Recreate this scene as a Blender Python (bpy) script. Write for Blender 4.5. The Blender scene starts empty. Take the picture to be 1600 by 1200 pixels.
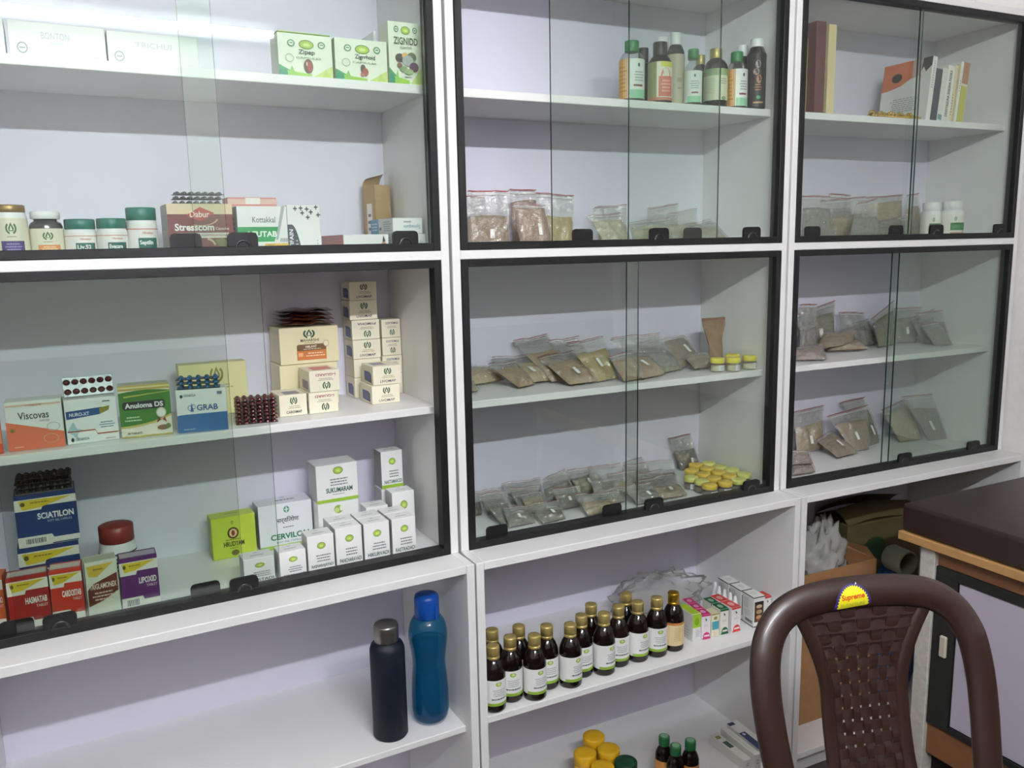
import bpy, math, random
from mathutils import Vector, Matrix
C = bpy.context.scene.collection
PI = math.pi
sc = bpy.context.scene

# ---------------------------------------------------------------- camera, world, light, exposure
cd = bpy.data.cameras.new('camera'); cam = bpy.data.objects.new('camera', cd); C.objects.link(cam)
def aim(loc, yaw, pit, rol):
    cy, sy, cp, sp, cr, sr = math.cos(yaw), math.sin(yaw), math.cos(pit), math.sin(pit), math.cos(rol), math.sin(rol)
    f = Vector((sy*cp, cy*cp, sp)); r = Vector((cy, -sy, 0)); u = r.cross(f)
    r2 = r*cr + u*sr; u2 = u*cr - r*sr
    m = Matrix((r2, u2, -f)).transposed().to_4x4(); m.translation = loc
    return m
cam.matrix_world = aim(Vector((-.68971, -1.66373, .01968)), .460451, -.165539, -.020036)
cd.sensor_width = 36; cd.lens = 1304.795/1600*36; cd.clip_start = .02
sc.camera = cam
w = bpy.data.worlds.new('world'); sc.world = w; w.use_nodes = True
w.node_tree.nodes['Background'].inputs[0].default_value = (.75, .8, .9, 1)
w.node_tree.nodes['Background'].inputs[1].default_value = .05
sc.view_settings.view_transform = 'Standard'; sc.view_settings.look = 'None'
sc.view_settings.gamma = 1; sc.view_settings.use_curve_mapping = False
sc.view_settings.exposure = 0.0
TUBE_POWER = 395.0          # emission of the wall tube lamp
sc.cycles.transparent_max_bounces = 32
sc.cycles.max_bounces = 10; sc.cycles.diffuse_bounces = 5; sc.cycles.glossy_bounces = 4
sc.cycles.caustics_reflective = False; sc.cycles.caustics_refractive = False

# ---------------------------------------------------------------- materials
def lin(c):
    return tuple(((v/255)/12.92 if v/255 <= .04045 else ((v/255+.055)/1.055)**2.4) for v in c)
MATS = {}
def M(col, rough=.5, metal=0, spec=.5, bump=0, scale=60, var=0, emit=0, trans=0, coat=0):
    """plain procedural surface; col is 0-255 sRGB"""
    k = (tuple(col), rough, metal, spec, bump, scale, var, emit, trans, coat)
    if k in MATS: return MATS[k]
    m = bpy.data.materials.new('surface_%d' % len(MATS)); m.use_nodes = True
    n = m.node_tree.nodes; l = m.node_tree.links; b = n['Principled BSDF']
    b.inputs['Base Color'].default_value = (*lin(col), 1); b.inputs['Roughness'].default_value = rough
    b.inputs['Metallic'].default_value = metal; b.inputs['Specular IOR Level'].default_value = spec
    b.inputs['Transmission Weight'].default_value = trans
    b.inputs['Coat Weight'].default_value = coat
    if emit: b.inputs['Emission Color'].default_value = (*lin(col), 1); b.inputs['Emission Strength'].default_value = emit
    if bump or var:
        t = n.new('ShaderNodeTexCoord'); no = n.new('ShaderNodeTexNoise'); no.inputs['Scale'].default_value = scale
        no.inputs['Detail'].default_value = 5
        l.new(t.outputs['Object'], no.inputs['Vector'])
        if bump:
            bp = n.new('ShaderNodeBump'); bp.inputs['Strength'].default_value = bump; bp.inputs['Distance'].default_value = .002
            l.new(no.outputs['Fac'], bp.inputs['Height']); l.new(bp.outputs[0], b.inputs['Normal'])
        if var:
            r = n.new('ShaderNodeValToRGB'); c = lin(col)
            r.color_ramp.elements[0].position = .3; r.color_ramp.elements[1].position = .7
            r.color_ramp.elements[0].color = (*[v*(1-var) for v in c], 1); r.color_ramp.elements[1].color = (*[min(1, v*(1+var)) for v in c], 1)
            l.new(no.outputs['Fac'], r.inputs[0]); l.new(r.outputs[0], b.inputs['Base Color'])
    MATS[k] = m
    return m
def film(name, tint, opac, rough, bump=.6, scale=40, fres=1.45, diff=(235, 235, 230)):
    """thin clear sheet: see-through, a little milky, glossy by Fresnel"""
    m = bpy.data.materials.new(name); m.use_nodes = True; n = m.node_tree.nodes; l = m.node_tree.links
    n.remove(n['Principled BSDF']); out = n['Material Output']
    tr = n.new('ShaderNodeBsdfTransparent'); tr.inputs[0].default_value = (*tint, 1)
    gl = n.new('ShaderNodeBsdfGlossy'); gl.inputs['Roughness'].default_value = rough
    df = n.new('ShaderNodeBsdfDiffuse'); df.inputs[0].default_value = (*lin(diff), 1)
    lw = n.new('ShaderNodeLayerWeight'); f0 = ((fres-1)/(fres+1))**2
    p5 = n.new('ShaderNodeMath'); p5.operation = 'POWER'; p5.inputs[1].default_value = 5; l.new(lw.outputs['Facing'], p5.inputs[0])
    fr = n.new('ShaderNodeMath'); fr.operation = 'MULTIPLY_ADD'; fr.inputs[1].default_value = 1-f0; fr.inputs[2].default_value = f0; l.new(p5.outputs[0], fr.inputs[0])
    m1 = n.new('ShaderNodeMixShader'); m2 = n.new('ShaderNodeMixShader')
    m1.inputs[0].default_value = opac
    l.new(tr.outputs[0], m1.inputs[1]); l.new(df.outputs[0], m1.inputs[2])
    l.new(fr.outputs[0], m2.inputs[0]); l.new(m1.outputs[0], m2.inputs[1]); l.new(gl.outputs[0], m2.inputs[2])
    l.new(m2.outputs[0], out.inputs['Surface'])
    if bump:
        t = n.new('ShaderNodeTexCoord'); no = n.new('ShaderNodeTexNoise'); no.inputs['Scale'].default_value = scale; no.inputs['Detail'].default_value = 3
        bp = n.new('ShaderNodeBump'); bp.inputs['Strength'].default_value = bump; bp.inputs['Distance'].default_value = .02
        l.new(t.outputs['Object'], no.inputs['Vector']); l.new(no.outputs['Fac'], bp.inputs['Height'])
        l.new(bp.outputs[0], gl.inputs['Normal'])
    return m
PANE = film('door_glass', (.945, .972, .950), 0.0, 0.0, 0, fres=1.52)
FILM = film('pouch_film', (.93, .93, .92), .13, .11, 1.0, 40, fres=2.35)
CLEARBAG = film('clear_bag_film', (.93, .93, .92), .16, .15, .9, 80)
JARGLASS = film('jar_glass', (.93, .95, .94), .05, .03, 0)
LAM = M((233, 232, 231), .38, bump=.04, scale=300)
BACKP = M((226, 223, 238), .45, bump=.03, scale=200)
BLACK = M((19, 19, 20), .45, spec=.3, bump=.05, scale=200)
GEDGE = M((38, 62, 58), .15)
WALLM = M((246, 243, 240), .8, bump=.15, scale=90, var=.02)

# ---------------------------------------------------------------- mesh builder
class MB:
    def __init__(s): s.v = []; s.f = []; s.mi = []; s.sm = []; s.mats = []
    def mat(s, m):
        if m not in s.mats: s.mats.append(m)
        return s.mats.index(m)
    def add(s, vs, fs, m, smooth=False):
        b = len(s.v); i = s.mat(m); s.v += [tuple(q) for q in vs]
        for f in fs: s.f.append([b+k for k in f]); s.mi.append(i); s.sm.append(smooth)
    def box(s, x0, y0, z0, x1, y1, z1, m):
        v = [(x, y, z) for x in (x0, x1) for y in (y0, y1) for z in (z0, z1)]
        s.add(v, [(0, 1, 3, 2), (4, 6, 7, 5), (0, 4, 5, 1), (2, 3, 7, 6), (0, 2, 6, 4), (1, 5, 7, 3)], m)
    def cbox(s, x0, y0, z0, x1, y1, z1, m, b=.0012, T=None):
        """box with chamfered edges"""
        L = (x0, y0, z0); H = (x1, y1, z1); vs = []; idx = {}
        for i in range(8):
            sg = ((i >> 2) & 1, (i >> 1) & 1, i & 1)
            for ax in range(3):
                p = [H[k] if sg[k] else L[k] for k in range(3)]
                for k in range(3):
                    if k != ax: p[k] += -b if sg[k] else b
                idx[(sg, ax)] = len(vs); vs.append(tuple(p))
        fs = []
        for ax in range(3):
            o = [k for k in range(3) if k != ax]
            for side in (0, 1):
                ring = []
                for a, c in ((0, 0), (1, 0), (1, 1), (0, 1)):
                    g = [0, 0, 0]; g[ax] = side; g[o[0]] = a; g[o[1]] = c; ring.append(idx[(tuple(g), ax)])
                fs.append(ring if (side == 1) == (ax != 1) else ring[::-1])
            for a in (0, 1):
                for c in (0, 1):
                    g0 = [0, 0, 0]; g1 = [0, 0, 0]; g0[ax] = 0; g1[ax] = 1
                    g0[o[0]] = g1[o[0]] = a; g0[o[1]] = g1[o[1]] = c
                    fs.append([idx[(tuple(g0), o[0])], idx[(tuple(g1), o[0])], idx[(tuple(g1), o[1])], idx[(tuple(g0), o[1])]])
        for i in range(8):
            sg = ((i >> 2) & 1, (i >> 1) & 1, i & 1); fs.append([idx[(sg, k)] for k in range(3)])
        if T is not None: vs = [T @ Vector(q) for q in vs]
        s.add(vs, fs, m)
    def lathe(s, prof, m, seg=28, c=(0, 0), smooth=True, fn=None):
        vs = []; fs = []; n = len(prof)
        for r, z in prof:
            for k in range(seg):
                a = 2*PI*k/seg; rr = r*(fn(a, z) if fn else 1)
                vs.append((c[0]+rr*math.cos(a), c[1]+rr*math.sin(a), z))
        for i in range(n-1):
            for k in range(seg):
                fs.append((i*seg+k, i*seg+(k+1) % seg, (i+1)*seg+(k+1) % seg, (i+1)*seg+k))
        s.add(vs, fs, m, smooth)
        if prof[0][0] > 1e-4: s.add(vs[:seg], [list(range(seg))[::-1]], m)
        if prof[-1][0] > 1e-4: s.add(vs[-seg:], [list(range(seg))], m)
    def sweep(s, pts, ra, rb, nrm, m, seg=12, closed=False, cap=True):
        """tube along pts; ra = half size across (in plane), rb = half size along nrm; both may be functions of t"""
        pts = [Vector(q) for q in pts]; n = len(pts); vs = []; fs = []; N0 = Vector(nrm).normalized()
        for i, q in enumerate(pts):
            t = (pts[(i+1) % n] if closed or i < n-1 else pts[i]) - (pts[i-1] if closed or i > 0 else pts[i])
            t.normalize(); sd = t.cross(N0).normalized(); nn = sd.cross(t).normalized()
            A = ra(i/(n-1)) if callable(ra) else ra; B_ = rb(i/(n-1)) if callable(rb) else rb
            for k in range(seg):
                a = 2*PI*k/seg; ca, sa = math.cos(a), math.sin(a)
                vs.append(q + sd*(A*ca) + nn*(B_*sa))
        for i in range(n if closed else n-1):
            for k in range(seg):
                j = (i+1) % n
                fs.append((i*seg+k, i*seg+(k+1) % seg, j*seg+(k+1) % seg, j*seg+k))
        s.add(vs, fs, m, True)
        if cap and not closed:
            s.add(vs[:seg], [list(range(seg))], m); s.add(vs[-seg:], [list(range(seg))[::-1]], m)
    def ball(s, c, r, m, seg=12, ring=8, sx=1, sy=1, sz=1, half=False):
        vs = []; fs = []; lo = 0 if half else -PI/2
        for i in range(ring+1):
            e = lo + (PI/2-lo)*i/ring
            for k in range(seg):
                a = 2*PI*k/seg; vs.append((c[0]+r*sx*math.cos(e)*math.cos(a), c[1]+r*sy*math.cos(e)*math.sin(a), c[2]+r*sz*math.sin(e)))
        for i in range(ring):
            for k in range(seg): fs.append((i*seg+k, i*seg+(k+1) % seg, (i+1)*seg+(k+1) % seg, (i+1)*seg+k))
        s.add(vs, fs, m, True)
    def grid(s, fn, nu, nv, m, smooth=True):
        vs = [fn(i/nu, j/nv) for j in range(nv+1) for i in range(nu+1)]
        fs = [(j*(nu+1)+i, j*(nu+1)+i+1, (j+1)*(nu+1)+i+1, (j+1)*(nu+1)+i) for j in range(nv) for i in range(nu)]
        s.add(vs, fs, m, smooth)
    def mesh(s, name):
        me = bpy.data.meshes.new(name); me.from_pydata(s.v, [], s.f)
        for m in s.mats: me.materials.append(m)
        me.polygons.foreach_set('material_index', s.mi); me.polygons.foreach_set('use_smooth', s.sm); me.update()
        return me
    def build(s, name, parent=None, loc=(0, 0, 0), rz=0):
        o = bpy.data.objects.new(name, s.mesh(name)); C.objects.link(o); o.location = loc; o.rotation_euler = (0, 0, rz)
        if parent is not None: o.parent = parent
        return o
def tag(o, label, cat, group=None):
    o['label'] = label; o['category'] = cat
    if group: o['group'] = group
    return o
def thing(name, label, cat, loc=(0, 0, 0), rz=0, group=None):
    o = bpy.data.objects.new(name, None); C.objects.link(o); o.location = loc; o.rotation_euler = (0, 0, rz)
    o.empty_display_size = .02
    return tag(o, label, cat, group)
def dup(root, loc, rz, label, group=None):
    r = root.copy(); C.objects.link(r); r.location = loc; r.rotation_euler = (0, 0, rz); r['label'] = label
    if group: r['group'] = group
    for ch in list(root.children):
        c = ch.copy(); C.objects.link(c); c.parent = r
        for g in ch.children:
            d = g.copy(); C.objects.link(d); d.parent = c
    return r
def struct(name, mb):
    o = mb.build(name); o['kind'] = 'structure'; return o
ORD = ['first', 'second', 'third', 'fourth', 'fifth', 'sixth', 'seventh', 'eighth', 'ninth', 'tenth', 'eleventh', 'twelfth', 'thirteenth', 'fourteenth', 'fifteenth', 'sixteenth']

# ---------------------------------------------------------------- lettering and printed artwork
TXT = {}
def glyphs(s, bold=0):
    k = (s, bold)
    if k not in TXT:
        cu = bpy.data.curves.new('lettering', 'FONT'); cu.body = s; cu.resolution_u = 3; cu.offset = bold
        ob = bpy.data.objects.new('lettering', cu); C.objects.link(ob)
        me = bpy.data.meshes.new_from_object(ob)
        vs = [tuple(v.co) for v in me.vertices]; fs = [tuple(p.vertices) for p in me.polygons]
        bpy.data.objects.remove(ob); bpy.data.curves.remove(cu); bpy.data.meshes.remove(me)
        if vs:
            x0 = min(v[0] for v in vs); x1 = max(v[0] for v in vs); y0 = min(v[1] for v in vs); y1 = max(v[1] for v in vs)
            vs = [((v[0]-x0)/(x1-x0+1e-9), (v[1]-y0)/(y1-y0+1e-9)) for v in vs]
        TXT[k] = (vs, fs)
    return TXT[k]
class Art:
    """draws flat printed shapes on a face; mp(u, v, e) gives the point at face coords 0..1, e = layer height"""
    def __init__(s, mb, mp, rough=.4): s.mb = mb; s.mp = mp; s.e = 1; s.rough = rough
    def _m(s, c): return c if not isinstance(c, tuple) else M(c, s.rough)
    def _put(s, pts, fs, c):
        s.mb.add([s.mp(u, v, s.e) for u, v in pts], fs, s._m(c)); s.e += 1
    def rect(s, u0, v0, u1, v1, c, n=1):
        pts = []; fs = []
        for i in range(n+1):
            u = u0+(u1-u0)*i/n; pts += [(u, v0), (u, v1)]
        for i in range(n): fs.append((2*i, 2*i+2, 2*i+3, 2*i+1))
        s._put(pts, fs, c)
    def poly(s, pts, c): s._put(pts, [list(range(len(pts)))], c)
    def band(s, fn0, fn1, c, u0=0, u1=1, n=16):
        """region between two curves v=fn0(u), v=fn1(u)"""
        pts = []; fs = []
        for i in range(n+1):
            u = u0+(u1-u0)*i/n; pts += [(u, fn0(u)), (u, fn1(u))]
        for i in range(n): fs.append((2*i, 2*i+2, 2*i+3, 2*i+1))
        s._put(pts, fs, c)
    def ell(s, cu, cv, ru, rv, c, n=20):
        s._put([(cu+ru*math.cos(2*PI*i/n), cv+rv*math.sin(2*PI*i/n)) for i in range(n)], [list(range(n))], c)
    def ring(s, cu, cv, ru, rv, c, k=.75, n=20, a0=0, a1=2*PI):
        pts = []; fs = []
        for i in range(n+1):
            a = a0+(a1-a0)*i/n; pts += [(cu+ru*math.cos(a), cv+rv*math.sin(a)), (cu+ru*k*math.cos(a), cv+rv*k*math.sin(a))]
        for i in range(n): fs.append((2*i, 2*i+1, 2*i+3, 2*i+2))
        s._put(pts, fs, c)
    def dome(s, cu, cv, ru, rv, c, rows=14, cols=10):
        """half disc built of many small cells so that it can follow a curved face"""
        pts = []; fs = []
        for j in range(rows+1):
            q = j/rows*.999; hw_ = ru*math.sqrt(max(0, 1-q*q))
            pts += [(cu-hw_+2*hw_*i/cols, cv+rv*q) for i in range(cols+1)]
        for j in range(rows):
            for i in range(cols): k = j*(cols+1)+i; fs.append((k, k+1, k+cols+2, k+cols+1))
        s._put(pts, fs, c)
    def text(s, t, u0, v0, u1, v1, c, bold=.015, flip=False, rot=0):
        vs, fs = glyphs(t, bold)
        if not vs: return
        q = []
        for x, y in vs:
            if flip: x, y = 1-x, 1-y
            if rot == 90: x, y = 1-y, x
            q.append((u0+(u1-u0)*x, v0+(v1-v0)*y))
        s._put(q, fs, c)
    def lines(s, u0, v0, u1, v1, n, c, seed=1, fill=.42):
        """illegible small print: broken hairlines"""
        r = random.Random(seed); h = (v1-v0)/n
        pts = []; fs = []
        for i in range(n):
            v = v1-(i+.75)*h; w_ = r.uniform(.7, 1)*(u1-u0); u = (u0+u1)/2-w_/2; e = (u0+u1)/2+w_/2
            while u < e:
                d = min(r.uniform(.06, .16)*(u1-u0), e-u); b = len(pts)
                pts += [(u, v), (u+d, v), (u+d, v+h*fill), (u, v+h*fill)]; fs.append((b, b+1, b+2, b+3)); u += d+.025*(u1-u0)
        if fs: s._put(pts, fs, c)
    def barcode(s, u0, v0, u1, v1):
        s.rect(u0, v0, u1, v1, (235, 235, 232)); r = random.Random(3); u = u0+.02; pts = []; fs = []
        while u < u1-.03:
            d = r.choice((.006, .01, .016)); b = len(pts); pts += [(u, v0+.01), (u+d, v0+.01), (u+d, v1-.01), (u, v1-.01)]; fs.append((b, b+1, b+2, b+3)); u += d+r.choice((.008, .012))
        s._put(pts, fs, (40, 40, 42))
EPS = .00012
def face(w_, d, h, f):
    k1 = lambda t: min(1, max(0, t))
    if f == 'F': return lambda u, v, e: (-w_/2+k1(u)*w_, -d/2-e*EPS, k1(v)*h)
    if f == 'L': return lambda u, v, e: (-w_/2-e*EPS, d/2-k1(u)*d, k1(v)*h)
    if f == 'R': return lambda u, v, e: (w_/2+e*EPS, -d/2+k1(u)*d, k1(v)*h)
    return lambda u, v, e: (-w_/2+k1(u)*w_, -d/2+k1(v)*d, h+e*EPS)
def carton(key, label, col, art=None, side=None, top=None, name='carton', cat='box', group=None, left=None, right=None, topart=None, rough=.42):
    x, y, z, yaw, w_, d, h = G[key] if isinstance(key, str) else key
    z += .0006; h -= .0008; w_ -= .0006
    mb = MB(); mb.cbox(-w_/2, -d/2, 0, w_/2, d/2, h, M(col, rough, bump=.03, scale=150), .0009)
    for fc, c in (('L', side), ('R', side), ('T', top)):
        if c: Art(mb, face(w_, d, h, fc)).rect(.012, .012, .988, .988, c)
    for fc, fn in (('F', art), ('L', left), ('R', right), ('T', topart)):
        if fn:
            A = Art(mb, face(w_, d, h, fc)); A.e = 2; fn(A)
    o = mb.build(name, None, (x, y, z), yaw)
    return tag(o, label, cat, group)
def lotus(A, cu, cv, ru, rv, c=(46, 84, 58)):
    A.ring(cu, cv, ru, rv, c, .68, 16, PI*.72, PI*1.28+PI*.1); A.ring(cu, cv, ru, rv, c, .68, 16, -PI*.38, PI*.28)
    A.poly([(cu-ru*.42, cv-rv*.45), (cu+ru*.42, cv-rv*.45), (cu+ru*.5, cv), (cu, cv+rv*.95), (cu-ru*.5, cv)], c)
    A.poly([(cu-ru*.26, cv-rv*.3), (cu+ru*.26, cv-rv*.3), (cu, cv+rv*.45)], (236, 232, 214))
def oval(A, cu, cv, ru, rv):
    A.ell(cu, cv, ru, rv, (112, 140, 60)); A.ell(cu, cv, ru*.86, rv*.8, (164, 196, 78)); A.ell(cu, cv-rv*.05, ru*.45, rv*.35, (205, 222, 130))
# ---------------------------------------------------------------- room
FLOOR = -1.50; CEIL = 1.40; YB = .3221
m = MB(); m.box(-2.3, -2.45, FLOOR-.05, 2.1, .60, FLOOR, M((62, 58, 56), .35, bump=.05, scale=12, var=.06)); struct('floor', m)
m = MB(); m.box(-2.3, -2.45, CEIL, 2.1, .60, CEIL+.05, WALLM); struct('ceiling', m)
m = MB(); m.box(-2.3, .40, FLOOR, 2.1, .46, CEIL, WALLM); struct('wall_back', m)
m = MB(); m.box(-2.3, -2.32, FLOOR, 2.1, -2.25, CEIL, WALLM); struct('wall_front', m)
m = MB(); m.box(-2.3, -2.25, FLOOR, -2.22, .40, CEIL, WALLM); struct('wall_left', m)
m = MB(); m.box(1.905, -2.25, FLOOR, 1.98, .40, CEIL, WALLM); struct('wall_right', m)

m = MB(); m.box(-2.22, -2.25, FLOOR, 1.905, -2.235, -.40, M((96, 74, 60), .5, bump=.1, scale=30, var=.1)); struct('added_shade_dado_1', m)  # dark dado added out of view to deepen the shade under the ledges
m = MB(); m.box(-2.22, -2.235, FLOOR, -2.205, .38, -.40, M((96, 74, 60), .5, bump=.1, scale=30, var=.1)); struct('added_shade_dado_2', m)  # same on the left wall: unseen, added to cut low bounce light
# tube lamp on the wall opposite the cabinets
t = thing('tube_lamp', 'long white fluorescent tube lamp mounted high on the wall opposite the cabinets', 'lamp', (-.33, -2.249, .95))
m = MB(); m.cbox(-.63, 0, -.045, .63, .035, .045, M((235, 235, 235), .4), .003); m.build('batten', t)
m = MB(); m.sweep([(-.60, .062, -.012), (.60, .062, -.012)], .0135, .0135, (0, 0, 1), M((246, 250, 255), .4, emit=TUBE_POWER), 16); m.build('tube', t)
for sx in (-1, 1):
    m = MB(); m.cbox(sx*.615-.015, .03, -.03, sx*.615+.015, .08, .012, M((225, 225, 225), .4), .003); m.build('end_cap', t)

# ---------------------------------------------------------------- display cabinets
ZL0, ZM, ZU1 = -.6623, .0099, .6522
ZA, ZAT, ZBS, ZBT, YS, D = .3347, .3530, -.3495, -.3322, .0553, .0809
CABS = {1: (-.9570, -.0069, (-.0068634, 0, 0), .0364916), 2: (0., .95, (0, 0, 0), 0.), 3: (.9572, 1.8837, (.95, 0, 0), -.0191421)}
def to_world(c, x, y, z):
    _, _, pv, a = CABS[c]; px = pv[0]; d = x-px
    return (px+math.cos(a)*d-math.sin(a)*y, math.sin(a)*d+math.cos(a)*y, z)
def rot_of(c): return CABS[c][3]
def handle_mesh(th):
    mb = MB(); wd, ht, b = .0275, .038, .008
    out = [(-wd, 0), (wd, 0), (wd, ht-b), (wd-b*.3, ht-b*.3), (wd-b, ht), (-wd+b, ht), (-wd+b*.3, ht-b*.3), (-wd, ht-b)]
    n = len(out); vs = [(x, -th, z) for x, z in out]+[(x, 0, z) for x, z in out]
    mb.add(vs, [list(range(n)), list(range(2*n-1, n-1, -1))]+[(i, i+n, (i+1) % n+n, (i+1) % n) for i in range(n)], BLACK)
    arc = [(.013*math.cos(a), -th, .010+.013*math.sin(a)) for a in [PI*k/10 for k in range(11)]]
    if th > .004: mb.sweep(arc, .0026, .0022, (0, 1, 0), M((40, 40, 42), .25), 8)
    return mb.mesh('handle')
HF, HB = handle_mesh(.007), handle_mesh(.003)
# panes: (x0, x1, track 0 = front / 1 = back, handle x positions)
DOORS = {
 1: dict(up=[(-.514, -.045, 0, (-.430, -.104)), (-.930, -.455, 1, (-.529,))], low=[(-.866, -.402, 0, (-.798, -.475)), (-.922, -.472, 1, (-.866, -.546))]),
 2: dict(up=[(.455, .924, 0, (.539, .829)), (.254, .730, 1, (.332, .650))], low=[(.450, .924, 0, (.531, .852)), (.026, .491, 1, (.096, .413))]),
 3: dict(up=[(1.408, 1.856, 0, (1.517, 1.798)), (.985, 1.432, 1, (1.05, 1.367))], low=[(1.379, 1.856, 0, (1.442, 1.749)), (1.362, 1.852, 1, ())])}
CABLAB = {1: 'white display cabinet on the left with medicine cartons behind glass', 2: 'white display cabinet in the middle with brown syrup bottles below', 3: 'white display cabinet on the right behind the brown chair'}
def board(name, root, z0, *b, mat=None, bev=.0012):
    mb = MB(); mb.cbox(*b, mat or LAM, bev); o = mb.build(name, root); return o
for c in (1, 2, 3):
    xl, xr, pv, a = CABS[c]; T = .0188
    o3 = to_world(c, 0, 0, 0)
    root = thing('display_cabinet', CABLAB[c], 'cabinet', (o3[0], o3[1], 0), a, 'glass fronted display cabinets along the wall')
    for x0, x1 in ((xl, xl+T), (xr-T, xr)):
        board('side_panel', root, 0, x0, 0, ZL0, x1, YB+.006, .672)
        board('lower_side_panel', root, 0, x0, -D, FLOOR, x1, YB+.006, ZL0-.0004)
    board('top_panel', root, 0, xl+T, 0, ZU1, xr-T, YB, .672)
    board('middle_panel', root, 0, xl+T, 0, -.0099, xr-T, YB, ZM)
    board('ledge_panel', root, 0, xl+T+.0003, -D, ZL0-.019, xr-T-.0003, YB, ZL0)
    board('shelf', root, 0, xl+T, YS, ZA, xr-T, YB, ZAT)
    board('shelf', root, 0, xl+T, YS, ZBS, xr-T, YB, ZBT)
    board('bottom_panel', root, 0, xl+T, -D+.006, -1.443, xr-T, YB, -1.425)
    board('plinth', root, 0, xl+T, -D+.03, FLOOR, xr-T, -D+.045, -1.443)
    if c == 1: board('lower_shelf', root, 0, xl+T, -.05, -1.0702, xr-T, YB, -1.0551)
    if c == 2: board('lower_shelf', root, 0, xl+T, -D+.001, -1.0468, xr-T, YB, -1.0303)
    board('back_panel', root, 0, xl+T, YB, FLOOR, xr-T, YB+.006, .672, mat=BACKP)
    fx0, fx1 = xl+.0197, xr-.0197; FW = .0165
    for key, z0, z1 in (('up', ZM, ZU1), ('low', ZL0, -.0099)):
        mb = MB()
        mb.cbox(fx0, -.002, z0, fx0+FW, .028, z1, BLACK, .0008); mb.cbox(fx1-FW, -.002, z0, fx1, .028, z1, BLACK, .0008)
        mb.cbox(fx0+FW, -.002, z0, fx1-FW, .028, z0+FW, BLACK, .0008); mb.cbox(fx0+FW, -.002, z1-FW, fx1-FW, .028, z1, BLACK, .0008)
        mb.build('door_frame', root)
        for x0, x1, tr, hs in DOORS[c][key]:
            y0 = .006+.010*tr; mb = MB(); za, zb_ = z0+FW-.004, z1-FW+.004
            mb.add([(x0, y0, za), (x1, y0, za), (x1, y0, zb_), (x0, y0, zb_)], [(0, 1, 2, 3)], PANE)
            mb.add([(x0, y0+.005, za), (x1, y0+.005, za), (x1, y0+.005, zb_), (x0, y0+.005, zb_)], [(3, 2, 1, 0)], PANE)
            for x in (x0, x1):
                mb.add([(x, y0, za), (x, y0+.005, za), (x, y0+.005, zb_), (x, y0, zb_)], [(0, 1, 2, 3)], GEDGE)
            g = mb.build('glass_pane', root)
            for hx in hs:
                h = bpy.data.objects.new('pull_handle', HB if tr else HF); C.objects.link(h); h.parent = g
                h.location = (hx, y0, z0+.004)
    root.location.z = FLOOR
    for ch in root.children: ch.location.z -= FLOOR
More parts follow.
